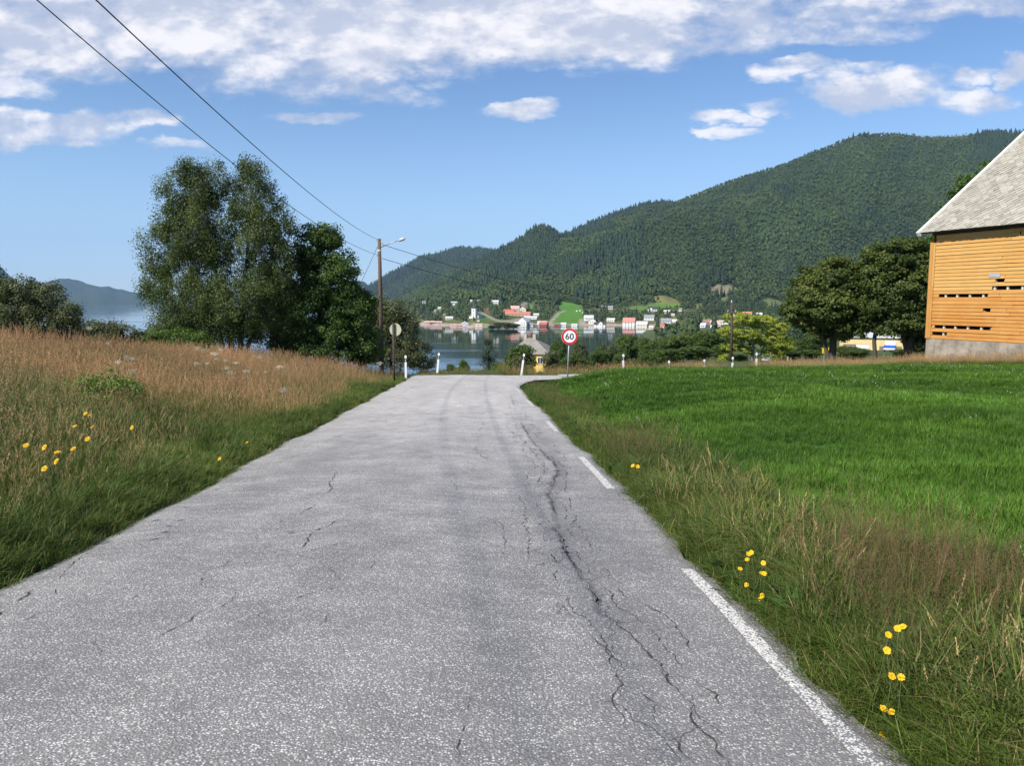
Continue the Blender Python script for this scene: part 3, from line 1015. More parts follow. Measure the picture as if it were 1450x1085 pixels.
# ------------------------------------------------------------------ scatter (only for grass, ground cover and the far woods)
def scatter(name, P, rot, scl, pick, itint, protos, label, cat):
    col = bpy.data.collections.new(name + '_pieces')
    for i, me in enumerate(protos):
        ob = bpy.data.objects.new('%s_piece_%02d' % (name, i), me)
        col.objects.link(ob)
    me = bpy.data.meshes.new(name)
    P = np.asarray(P, np.float32)
    me.vertices.add(len(P))
    me.vertices.foreach_set('co', P.ravel())
    a = me.attributes.new('rot', 'FLOAT_VECTOR', 'POINT'); a.data.foreach_set('vector', np.asarray(rot, np.float32).ravel())
    a = me.attributes.new('scl', 'FLOAT_VECTOR', 'POINT'); a.data.foreach_set('vector', np.asarray(scl, np.float32).ravel())
    a = me.attributes.new('pick', 'INT', 'POINT'); a.data.foreach_set('value', np.asarray(pick, np.int32))
    a = me.attributes.new('itint', 'FLOAT', 'POINT'); a.data.foreach_set('value', np.asarray(itint, np.float32))
    ob = link(name, me)
    tag(ob, label, cat, kind='stuff')
    ng = bpy.data.node_groups.new(name + '_scatter', 'GeometryNodeTree')
    ng.interface.new_socket('Geometry', in_out='INPUT', socket_type='NodeSocketGeometry')
    ng.interface.new_socket('Geometry', in_out='OUTPUT', socket_type='NodeSocketGeometry')
    gi = ng.nodes.new('NodeGroupInput'); go = ng.nodes.new('NodeGroupOutput')
    ci = ng.nodes.new('GeometryNodeCollectionInfo')
    ci.inputs['Collection'].default_value = col
    ci.inputs['Separate Children'].default_value = True
    ci.inputs['Reset Children'].default_value = True
    ip = ng.nodes.new('GeometryNodeInstanceOnPoints')
    ip.inputs['Pick Instance'].default_value = True

    def na_(nm, typ):
        q = ng.nodes.new('GeometryNodeInputNamedAttribute')
        q.data_type = typ
        q.inputs[0].default_value = nm
        return q.outputs[0]
    e2r = ng.nodes.new('FunctionNodeEulerToRotation')
    ng.links.new(na_('rot', 'FLOAT_VECTOR'), e2r.inputs[0])
    ng.links.new(gi.outputs[0], ip.inputs['Points'])
    ng.links.new(ci.outputs[0], ip.inputs['Instance'])
    ng.links.new(na_('pick', 'INT'), ip.inputs['Instance Index'])
    ng.links.new(e2r.outputs[0], ip.inputs['Rotation'])
    ng.links.new(na_('scl', 'FLOAT_VECTOR'), ip.inputs['Scale'])
    ng.links.new(ip.outputs[0], go.inputs[0])
    md = ob.modifiers.new('scatter', 'NODES')
    md.node_group = ng
    return ob


def ico(sub):
    import bmesh
    bm = bmesh.new()
    bmesh.ops.create_icosphere(bm, subdivisions=sub, radius=1.0)
    V = np.array([v.co[:] for v in bm.verts]); Fc = np.array([[v.index for v in f.verts] for f in bm.faces])
    bm.free()
    return V, Fc


def crown_blob(seed, kind):
    """small far-off tree: a lumpy broadleaf crown or a ragged fir"""
    r = np.random.default_rng(seed)
    if kind == 'leaf':
        V, Fc = ico(2)
        d = np.ones(len(V))
        for k in range(7):
            c = r.normal(size=3); c /= np.linalg.norm(c)
            d += 0.42 * np.exp(-((V - c) ** 2).sum(1) / 0.16) - 0.12
        d += r.normal(0, 0.06, len(V))
        W = V * d[:, None] * np.array([0.5, 0.5, 0.56])
        W[:, 2] += 0.50
        ti = np.clip(0.5 + 0.20 * r.normal(size=len(V)), 0, 1)
        return mesh_data('crown_piece', W, Fc, M['forest_leaf'], attrs={'tint': ti})
    V_, F_ = [], []
    for L in range(6):
        z0 = 0.08 + 0.15 * L; z1 = z0 + 0.30 - 0.01 * L
        rad = 0.25 * (1 - L / 6.3) + 0.02
        o_ = len(V_); ns = 9
        V_.append((0, 0, min(z1, 1.0)))
        for k in range(ns):
            a = 2 * math.pi * (k + 0.4 * L) / ns
            q = rad * (0.62 + 0.6 * r.random())
            V_.append((q * math.cos(a), q * math.sin(a), z0 - 0.04 * r.random()))
        for k in range(ns):
            F_.append((o_, o_ + 1 + k, o_ + 1 + (k + 1) % ns))
    V_ = np.array(V_)
    return mesh_data('fir_piece', V_, np.array(F_), M['forest_fir'], attrs={'tint': np.clip(r.random(len(V_)), 0, 1)})


# ---- grass tufts
def tuft(seed, blades, heads=()):
    """blades: dicts n,h,w,spread,lean,cols; heads: dicts n,h,cols,headlen,headw,kind"""
    r = np.random.default_rng(seed)
    V_, F_, C_ = [], [], []

    def ribbon(root, az_, h, lean, wd, colr, segs=4, twist=0.0, droop=0.0):
        o_ = len(V_)
        t = np.linspace(0, 1, segs + 1)
        d = np.array([math.cos(az_), math.sin(az_)])
        s = np.array([-d[1], d[0]])
        hz = h * (t - 0.25 * lean * t * t - droop * t ** 3)
        hx_ = h * lean * t ** 1.8
        for i, tt in enumerate(t):
            ww = wd * (1 - tt ** 2.2) * 0.5 + wd * 0.04
            px_, py_ = root[0] + d[0] * hx_[i], root[1] + d[1] * hx_[i]
            V_.append((px_ - s[0] * ww, py_ - s[1] * ww, hz[i]))
            V_.append((px_ + s[0] * ww, py_ + s[1] * ww, hz[i]))
            C_.extend([colr, colr])
        for i in range(segs):
            F_.append((o_ + 2 * i, o_ + 2 * i + 1, o_ + 2 * i + 3, o_ + 2 * i + 2))
        return np.array([root[0] + d[0] * hx_[-1], root[1] + d[1] * hx_[-1], hz[-1]]), np.array([d[0] * lean * 1.2, d[1] * lean * 1.2, 1 - 0.6 * lean - 2 * droop])

    def pickc(cols):
        c0, c1 = cols
        k = r.random()
        return np.clip((np.array(c0) * (1 - k) + np.array(c1) * k) * r.uniform(0.85, 1.15), 0, 1)
    for b_ in blades:
        for _ in range(b_['n']):
            q = b_['spread'] * math.sqrt(r.random()); a0 = r.random() * 6.283
            ribbon((q * math.cos(a0), q * math.sin(a0)), a0 + r.normal(0, 0.9), b_['h'] * r.uniform(0.55, 1.1), b_['lean'] * r.uniform(0.3, 1.5), b_['w'] * r.uniform(0.7, 1.2), pickc(b_['cols']), b_.get('segs', 4), droop=b_.get('droop', 0.0) * r.random())
    for h_ in heads:
        for _ in range(h_['n']):
            q = h_['spread'] * math.sqrt(r.random()); a0 = r.random() * 6.283
            colr = pickc(h_['cols'])
            stc = pickc(h_.get('stem', h_['cols']))
            tip, dirn = ribbon((q * math.cos(a0), q * math.sin(a0)), a0 + r.normal(0, 0.9), h_['h'] * r.uniform(0.7, 1.1), h_['lean'] * r.uniform(0.2, 1.4), h_['sw'], stc, 3)
            dirn = dirn / np.linalg.norm(dirn)
            L = h_['len'] * r.uniform(0.7, 1.2)
            m_n = h_['bits']
            for k in range(m_n):
                tt = k / max(m_n - 1, 1)
                c = tip + dirn * L * (tt - 0.55)
                spreadw = h_['hw'] * (math.sin(math.pi * (0.12 + 0.80 * tt)) if h_['kind'] != 'open' else (1.0 - 0.75 * tt))
                a1 = r.random() * 6.283
                off = np.array([math.cos(a1), math.sin(a1), 0]) * spreadw * r.uniform(0.2, 1.0)
                e = np.array([math.cos(a1 + 1.57), math.sin(a1 + 1.57), 0]) * h_['bw']
                up = (dirn * 0.8 + off / max(spreadw, 1e-4) * 0.5) * h_['bl']
                o_ = len(V_)
                p = c + off
                for v in (p - up * 0.5, p + e * 0.5, p + up * 0.5, p - e * 0.5):
                    V_.append(tuple(v)); C_.append(colr)
                F_.append((o_, o_ + 1, o_ + 2, o_ + 3))
    return mesh_data('tuft', np.array(V_), np.array(F_), M['blade'], attrs={'col': np.array(C_)})


def pts_in(n, x0, x1, y0, y1, r):
    return r.uniform(x0, x1, n), r.uniform(y0, y1, n)


def yaw_rot(n, r, tilt=0.12):
    return np.stack([r.normal(0, tilt, n), r.normal(0, tilt, n), r.uniform(0, 6.283, n)], 1)


def sc3(s, r, hvar=0.25):
    n = len(s)
    return np.stack([s, s, s * r.uniform(1 - hvar, 1 + hvar, n)], 1)


FG0, FG1 = (0.046, 0.108, 0.012), (0.112, 0.222, 0.026)
OG0, OG1 = (0.056, 0.100, 0.016), (0.150, 0.190, 0.042)
MG0, MG1 = (0.100, 0.135, 0.024), (0.250, 0.250, 0.064)
ST0, ST1 = (0.30, 0.22, 0.10), (0.52, 0.39, 0.19)
RB0, RB1 = (0.37, 0.190, 0.095), (0.60, 0.355, 0.190)
BR0, BR1 = (0.15, 0.082, 0.052), (0.26, 0.150, 0.090)

field_protos = [tuft(100 + i, [dict(n=26, h=0.16, w=0.007, spread=0.10, lean=0.55, cols=(FG0, FG1), segs=3),
                               dict(n=6, h=0.11, w=0.012, spread=0.10, lean=0.9, cols=((0.05, 0.13, 0.02), (0.09, 0.20, 0.035)), segs=3)]) for i in range(4)]
field_protos += [tuft(110 + i, [dict(n=40, h=0.15, w=0.014, spread=0.22, lean=0.55, cols=(FG0, FG1), segs=2)]) for i in range(3)]
verge_protos = [tuft(120 + i, [dict(n=36, h=0.40, w=0.0085, spread=0.10, lean=0.95, cols=(OG0, OG1), segs=6, droop=0.5),
                               dict(n=10, h=0.34, w=0.005, spread=0.12, lean=0.9, cols=(ST0, ST1), segs=4, droop=0.4)]) for i in range(3)]
verge_protos += [tuft(130 + i, [dict(n=20, h=0.32, w=0.008, spread=0.12, lean=0.7, cols=(OG0, OG1), segs=5, droop=0.4)],
                      [dict(n=9, h=0.50, lean=0.40, sw=0.0022, spread=0.14, cols=(BR0, BR1), stem=(OG0, BR1), len=0.17, bits=26, hw=0.035, bw=0.0028, bl=0.012, kind='open')]) for i in range(3)]
verge_protos += [tuft(140 + i, [dict(n=22, h=0.36, w=0.008, spread=0.10, lean=0.8, cols=(OG0, OG1), segs=5, droop=0.4)],
                      [dict(n=5, h=0.62, lean=0.32, sw=0.0028, spread=0.08, cols=(ST0, ST1), stem=(OG1, ST1), len=0.13, bits=26, hw=0.011, bw=0.006, bl=0.020, kind='spike')]) for i in range(3)]
short_protos = [tuft(150 + i, [dict(n=44, h=0.20, w=0.006, spread=0.13, lean=0.8, cols=((0.065, 0.115, 0.018), (0.150, 0.205, 0.040)), segs=4, droop=0.3),
                               dict(n=5, h=0.16, w=0.005, spread=0.13, lean=1.0, cols=(ST0, ST1), segs=3)]) for i in range(3)]
weed_protos = [tuft(155 + i, [dict(n=14, h=0.16, w=0.045, spread=0.10, lean=0.9, cols=((0.04, 0.09, 0.02), (0.08, 0.15, 0.03)), segs=4, droop=0.4)]) for i in range(2)]
meadow_protos = [tuft(160 + i, [dict(n=30, h=0.48, w=0.007, spread=0.16, lean=0.55, cols=(MG0, MG1), segs=4, droop=0.3)],
                       [dict(n=9, h=0.66, lean=0.30, sw=0.003, spread=0.16, cols=(RB0, RB1), stem=(OG1, ST1), len=0.16, bits=22, hw=0.026, bw=0.007, bl=0.020, kind='open')]) for i in range(3)]
meadow_protos += [tuft(170 + i, [dict(n=30, h=0.44, w=0.007, spread=0.16, lean=0.6, cols=(MG0, MG1), segs=4, droop=0.3)],
                        [dict(n=8, h=0.66, lean=0.34, sw=0.003, spread=0.16, cols=(ST0, ST1), stem=(OG1, ST0), len=0.13, bits=20, hw=0.014, bw=0.008, bl=0.024, kind='spike')]) for i in range(3)]
meadow_protos += [tuft(180 + i, [dict(n=46, h=0.46, w=0.008, spread=0.17, lean=0.6, cols=(OG0, (0.13, 0.19, 0.040)), segs=4, droop=0.35)],
                        [dict(n=4, h=0.60, lean=0.3, sw=0.003, spread=0.15, cols=(ST0, ST1), stem=(OG1, ST0), len=0.12, bits=16, hw=0.016, bw=0.007, bl=0.02, kind='open')]) for i in range(3)]

DENS = 1.0
r_ = np.random.default_rng(31)
# mown field
Ps, picks, scs = [], [], []
for (y0, y1, dn, pk, s0) in [(1.5, 9, 210, (0, 4), 1.0), (9, 15, 130, (0, 4), 1.05), (15, 25, 64, (4, 7), 1.0), (25, 46, 38, (4, 7), 1.15)]:
    xm = 0.86 * y1
    n = int((xm + 2) * (y1 - y0) * dn * DENS)
    X, Y = pts_in(n, -1.5, xm, y0, y1, r_)
    k = (X < 0.86 * Y + 0.5) & (X > e_r(Y) + verge_w(Y) - 0.25 + 0.5 * (vnoise(X * 2, Y * 2, 61) - 0.5)) & ((Y < near_edge(X) - 0.35) | (X > 14)) & (Y < 46)
    # keep out of the barn
    bu = (X - 20.5) * 0.35 + (Y - 38) * -0.937; bv = (X - 20.5) * 0.937 + (Y - 38) * 0.35
    k &= ~((bu > -0.9) & (bv > -1.0))
    k &= ~((X > 14) & (Y > 37.5 + 0.2 * (X - 14)))
    X, Y = X[k], Y[k]
    Ps.append(np.stack([X, Y], 1)); picks.append(r_.integers(pk[0], pk[1], len(X))); scs.append(np.full(len(X), s0))
P = np.concatenate(Ps); pk = np.concatenate(picks); s = np.concatenate(scs)
clump = fbm(P[:, 0] * 0.45, P[:, 1] * 0.9, 4, 63)
s = s * (0.38 + 0.92 * clump) * r_.uniform(0.75, 1.2, len(s))
it = np.clip(0.5 + 2.3 * (fbm(P[:, 0] * 0.28, P[:, 1] * 0.6, 5, 65) - 0.5) + r_.normal(0, 0.14, len(s)), 0, 1)
scatter('field_grass', np.c_[P, near_z(P[:, 0], P[:, 1]) - 0.01], yaw_rot(len(P), r_), sc3(s, r_), pk, it, field_protos, 'bright green mown grass of the field beside the barn', 'grass')

# rough verge on the right, with brown bents
Ps, picks, scs = [], [], []
for (y0, y1, dn, s0) in [(1.2, 6, 85, 0.90), (6, 14, 58, 0.90), (14, 30, 36, 0.85), (30, 37.5, 26, 0.7)]:
    n = int(9.0 * (y1 - y0) * dn * DENS)
    X, Y = pts_in(n, -0.5, 8.5, y0, y1, r_)
    d = X - e_r(Y)
    ww = verge_w(Y)
    k = (d > 0.07 + 0.10 * vnoise(Y * 1.5, X * 0, 66)) & (d < ww + 0.4 * r_.random(n)) & (Y < near_edge(X) - 0.1)
    X, Y, d = X[k], Y[k], d[k]; ww = ww[k]
    rel = d / ww
    br = fbm(X * 1.0, Y * 0.6, 3, 67)
    p_ = np.where(br + 0.24 * np.clip(rel, 0, 1) - 0.08 * (Y > 12) > 0.67, 1, 0)
    pick = np.where(p_ == 1, r_.integers(3, 6, len(X)), np.where(r_.random(len(X)) < 0.05 + 0.04 * (Y > 9), r_.integers(6, 9, len(X)), r_.integers(0, 3, len(X))))
    sc_ = s0 * (0.60 + 0.40 * sst(d, 0.0, 0.5)) * r_.uniform(0.75, 1.2, len(X)) * np.where(Y > 12, 0.8, 1.0)
    Ps.append(np.stack([X, Y], 1)); picks.append(pick); scs.append(sc_)
P = np.concatenate(Ps); pk = np.concatenate(picks); s = np.concatenate(scs)
it = np.clip(0.5 + 1.2 * (fbm(P[:, 0] * 0.7, P[:, 1] * 0.7, 3, 68) - 0.5) + r_.normal(0, 0.16, len(s)), 0, 1)
scatter('verge_grass', np.c_[P, near_z(P[:, 0], P[:, 1]) - 0.01], yaw_rot(len(P), r_, 0.16), sc3(s, r_), pk, it, verge_protos, 'tall arching roadside grass with brown seed heads on the right verge', 'grass')

# short turf filling the foot of the verge
n = 9000
Y = 1.5 + 34 * r_.random(n) ** 1.6; d = r_.uniform(0.0, 0.75, n); X = e_r(Y) + d
k = Y < near_edge(X) - 0.1
X, Y = X[k], Y[k]
scatter('verge_turf', np.c_[X, Y, near_z(X, Y) - 0.01], yaw_rot(len(X), r_, 0.15), sc3(r_.uniform(0.5, 1.0, len(X)), r_), r_.integers(0, 3, len(X)), np.clip(r_.normal(0.45, 0.2, len(X)), 0, 1), short_protos, 'short green turf at the foot of the right verge', 'grass')

# broad-leaved weeds along the asphalt on the right
n = 1500
Y = 2 + 28 * r_.random(n) ** 1.4; X = e_r(Y) + r_.uniform(0.04, 0.9, n)
k = vnoise(Y * 1.1, Y * 0, 71) > 0.5
X, Y = X[k], Y[k]
scatter('verge_weeds', np.c_[X, Y, near_z(X, Y) - 0.01], yaw_rot(len(X), r_), sc3(r_.uniform(0.45, 1.15, len(X)), r_), r_.integers(0, 2, len(X)), r_.random(len(X)), weed_protos, 'broad low weeds along the asphalt edge', 'weeds')

# left bank: short green strip by the road, then the tall hay meadow
Ps, picks, scs = [], [], []
for (y0, y1, dn) in [(1.5, 10, 85), (10, 20, 55), (20, 43, 34)]:
    n = int(5.0 * (y1 - y0) * dn * DENS)
    Y = r_.uniform(y0, y1, n); d = r_.uniform(0.0, 3.0, n)
    k = d < 0.55 + 0.9 * vnoise(Y * 0.5, Y * 0, 72) + 0.5 * r_.random(n)
    Y, d = Y[k], d[k]; X = e_l(Y) - d + 0.04
    Ps.append(np.stack([X, Y], 1)); scs.append((0.70 + 0.55 * sst(d, 0.0, 1.0)) * r_.uniform(0.8, 1.3, len(X)))
P = np.concatenate(Ps); s = np.concatenate(scs)
it = np.clip(0.42 + 1.1 * (fbm(P[:, 0] * 0.6, P[:, 1] * 0.6, 3, 73) - 0.5) + r_.normal(0, 0.15, len(s)), 0, 1)
scatter('roadside_grass', np.c_[P, near_z(P[:, 0], P[:, 1]) - 0.01], yaw_rot(len(P), r_, 0.15), sc3(s, r_), r_.integers(0, 3, len(s)), it, short_protos, 'short dark green grass along the left road edge', 'grass')

Ps, picks, scs = [], [], []
for (y0, y1, dn) in [(2, 10, 40), (10, 20, 30), (20, 32, 20), (32, 45, 13)]:
    n = int((0.9 * y1) * (y1 - y0) * dn * DENS)
    X, Y = pts_in(n, -0.9 * y1 - 3, -2.5, y0, y1, r_)
    d = e_l(Y) - X
    k = (d > 0.40 + 0.65 * vnoise(Y * 0.5, Y * 0, 72)) & (X > -0.9 * Y - 2)
    X, Y, d = X[k], Y[k], d[k]
    # greener and lower near the road and close by, red-brown further up
    red = sst(Y + 0.8 * d, 12, 24) + 0.9 * (fbm(X * 0.5, Y * 0.5, 3, 74) - 0.5)
    u = r_.random(len(X))
    pick = np.where(u < 0.28 + 0.55 * np.clip(red, 0, 1), r_.integers(0, 3, len(X)), np.where(u < 0.88, r_.integers(3, 6, len(X)), r_.integers(6, 9, len(X))))
    pick = np.where((red < 0.25) & (u < 0.6), r_.integers(6, 9, len(X)), pick)
    gp = fbm(X * 0.33 + 9, Y * 0.33, 2, 75) > 0.60
    pick = np.where(gp, r_.integers(6, 9, len(X)), pick)
    Ps.append(np.stack([X, Y], 1)); picks.append(pick)
    scs.append((0.66 + 0.5 * sst(d, 0.5, 3.0)) * r_.uniform(0.78, 1.2, len(X)))
P = np.concatenate(Ps); pk = np.concatenate(picks); s = np.concatenate(scs)
it = np.clip(0.5 + 1.1 * (fbm(P[:, 0] * 0.4, P[:, 1] * 0.4, 3, 76) - 0.5) + r_.normal(0, 0.16, len(s)), 0, 1)
scatter('meadow_grass', np.c_[P, near_z(P[:, 0], P[:, 1]) - 0.01], yaw_rot(len(P), r_, 0.13), sc3(s, r_), pk, it, meadow_protos, 'tall uncut meadow grass with reddish seed heads on the left bank', 'grass')

# dry strip beyond the junction and in front of the barn
Ps = []
n = 22000
X, Y = pts_in(n, -9, 46, 38, 62, r_)
k = (Y > far_edge(X) + 0.15) & (Y < far_edge(X) + 3.2 + 2.5 * vnoise(X * 0.3, Y * 0, 77)) & (X > -7) & ((X < 16) | (X / Y > 0.3)) & (vnoise(X * 0.7, Y * 0.4, 83) > np.where(X < -0.8, 0.30, 0.22))
Ps.append(np.stack([X[k], Y[k]], 1))
n = 42000
X, Y = pts_in(n, 12, 30, 22, 50, r_)
bu = (X - 20.5) * 0.35 + (Y - 38) * -0.937; bv = (X - 20.5) * 0.937 + (Y - 38) * 0.35
k = ((bu > -1.2) & (bv < -0.05) & (bv > -1.7 + 0.8 * vnoise(bu * 0.8, bu * 0, 78))) | ((X > 14) & (Y > 37.3 + 0.2 * (X - 14)) & (Y < 41 + 0.2 * (X - 14)) & (bu < -0.2) & (r_.random(n) < 0.3))
Ps.append(np.stack([X[k], Y[k]], 1))
P = np.concatenate(Ps)
s = r_.uniform(0.5, 0.95, len(P)) * np.where((P[:, 0] < -0.8) & (P[:, 1] < 60), 0.45, 1.0)
pk = np.where(r_.random(len(P)) < 0.45, r_.integers(0, 3, len(P)), r_.integers(3, 9, len(P)))
scatter('dry_grass', np.c_[P, near_z(P[:, 0], P[:, 1]) - 0.02], yaw_rot(len(P), r_, 0.13), sc3(s, r_), pk, r_.uniform(0.2, 1, len(P)), meadow_protos, 'dry straw coloured grass beyond the junction and along the barn', 'grass')

# small white and yellow specks of clover in the field
spk = tuft(190, [dict(n=2, h=0.16, w=0.003, spread=0.02, lean=0.2, cols=(FG0, FG1), segs=2)], [dict(n=2, h=0.20, lean=0.2, sw=0.003, spread=0.04, cols=((0.55, 0.55, 0.48), (0.72, 0.72, 0.62)), stem=(FG0, FG1), len=0.02, bits=6, hw=0.012, bw=0.014, bl=0.016, kind='spike')])
n = 900
X, Y = pts_in(n, 1, 24, 8, 34, r_)
k = (X > e_r(Y) + 1.0) & (X < 0.8 * Y) & (vnoise(X * 0.4, Y * 0.4, 79) > 0.62)
X, Y = X[k], Y[k]
scatter('clover_specks', np.c_[X, Y, near_z(X, Y)], yaw_rot(len(X), r_), sc3(r_.uniform(0.8, 1.3, len(X)), r_), np.zeros(len(X)), r_.random(len(X)), [spk], 'tiny white clover heads dotted over the green field', 'clover')

# ---- far woods
fp = [crown_blob(200 + i, 'leaf') for i in range(4)] + [crown_blob(210 + i, 'fir') for i in range(3)]
HOUSE_XY = []          # filled further down before the woods are planted


def plant_woods():
    r = np.random.default_rng(91)
    Ps, pks, scs = [], [], []

    def region(n, y0, y1, a0, a1, size, firf, keep):
        u = r.random(n)
        Y = np.sqrt(y0 * y0 + u * (y1 * y1 - y0 * y0))
        a = r.uniform(a0, a1, n)
        X = a * Y
        Z = land(X, Y)
        k = (Z > WATER_Z + 1.8) & keep(X, Y, a, Z)
        X, Y, a, Z = X[k], Y[k], a[k], Z[k]
        fn = fbm(a * 26, Y / 260.0, 3, 93)
        isf = r.random(len(X)) < firf(a, Y, fn, Z)
        pk = np.where(isf, r.integers(4, 7, len(X)), r.integers(0, 4, len(X)))
        sz = size * np.where(isf, 1.5, 1.0) * (0.55 + 0.95 * r.random(len(X)) ** 1.5)
        wd = np.where(isf, 0.85, 1.1)
        Ps.append(np.stack([X, Y, Z - 0.3], 1)); pks.append(pk)
        scs.append(np.stack([sz * wd, sz * wd, sz], 1))

    def clear(X, Y, a, Z):
        k = np.ones(len(X), bool)
        for Pp, _ in FPOLY:
            k &= ~in_poly(X, Y, Pp)
        for Pp, wd in TRACKS:
            k &= seg_dist(X, Y, Pp) > wd + 3
        for (hx_, hy_, hr, hz_, hh_) in HOUSE_XY:
            # no tree on the house itself, none so close in front that it hides it
            dx_, dy_ = X - hx_, Y - hy_
            k &= ~((dx_ * dx_ + dy_ * dy_) < (hr * 0.9) ** 2)
            k &= ~((np.abs(a - hx_ / hy_) < hr * 0.75 / hy_) & (Y < hy_) & ((Z + 7.5 - CAMZ) / Y > (hz_ + 0.22 * hh_ - CAMZ) / hy_))
        return k
    firA = lambda a, Y, fn, Z: np.clip(0.0 + 2.2 * (fn - 0.55) + 0.85 * sst(a, 0.55, 0.60) * sst(Z, 330, 420) + 0.45 * (1 - sst(a, 0.0, 0.2)) * sst(Z, 10, 70) + 0.30 * sst(a, 0.0, 0.05) * (1 - sst(a, 0.2, 0.3)) * (1 - sst(Y, 1330, 1600)), 0, 0.97)
    bare = lambda X, Y, a, Z: ~((sst(Z, 520, 545) * sst(a, 0.405, 0.45) * (1 - sst(a, 0.565, 0.60)) > r.random(len(X)) * 0.9))
    region(88000, 1290, 2700, -0.20, 0.80, 10.5, firA, lambda X, Y, a, Z: clear(X, Y, a, Z) & bare(X, Y, a, Z))
    region(2600, 2350, 2700, 0.40, 0.60, 4.0, lambda a, Y, fn, Z: np.full(len(a), 0.05), lambda X, Y, a, Z: Z > 470)
    region(9000, 3000, 3420, -0.02, 0.34, 13.0, lambda a, Y, fn, Z: np.full(len(a), 0.6), lambda X, Y, a, Z: Z > 60)
    region(26000, 2650, 4720, -0.22, 0.05, 13.0, lambda a, Y, fn, Z: np.clip(0.5 + 2 * (fn - 0.5), 0, 1), lambda X, Y, a, Z: Z > -25)
    # village apron, looser
    region(16000, 1040, 1330, -0.22, 0.9, 7.0, lambda a, Y, fn, Z: np.full(len(a), 0.12),
           lambda X, Y, a, Z: clear(X, Y, a, Z) & (Z > WATER_Z + 4) & (fbm(X / 45, Y / 45, 3, 95) + 0.16 * sst(Y, 1120, 1300) - 0.10 * (1 - sst(a, 0.3, 0.4)) * sst(a, -0.06, 0.0) > 0.33))
    # valley floor on the right
    region(5200, 300, 1050, 0.16, 0.95, 9.0, lambda a, Y, fn, Z: np.full(len(a), 0.06), lambda X, Y, a, Z: clear(X, Y, a, Z) & (fbm(X / 60, Y / 60, 3, 97) > 0.42))
    P = np.concatenate(Ps); pk = np.concatenate(pks); s = np.concatenate(scs)
    rot = np.stack([np.zeros(len(P)), np.zeros(len(P)), r.uniform(0, 6.28, len(P))], 1)
    tz = fbm(P[:, 0] / np.maximum(P[:, 1], 1) * 20, P[:, 1] / 300.0, 4, 99)
    it = np.clip(0.5 + 2.2 * (tz - 0.5) + r.normal(0, 0.20, len(P)), 0, 1)
    scatter('mountain_forest', P, rot, s, pk, it, fp, 'dense mixed forest covering the mountainside and the village slopes', 'forest')

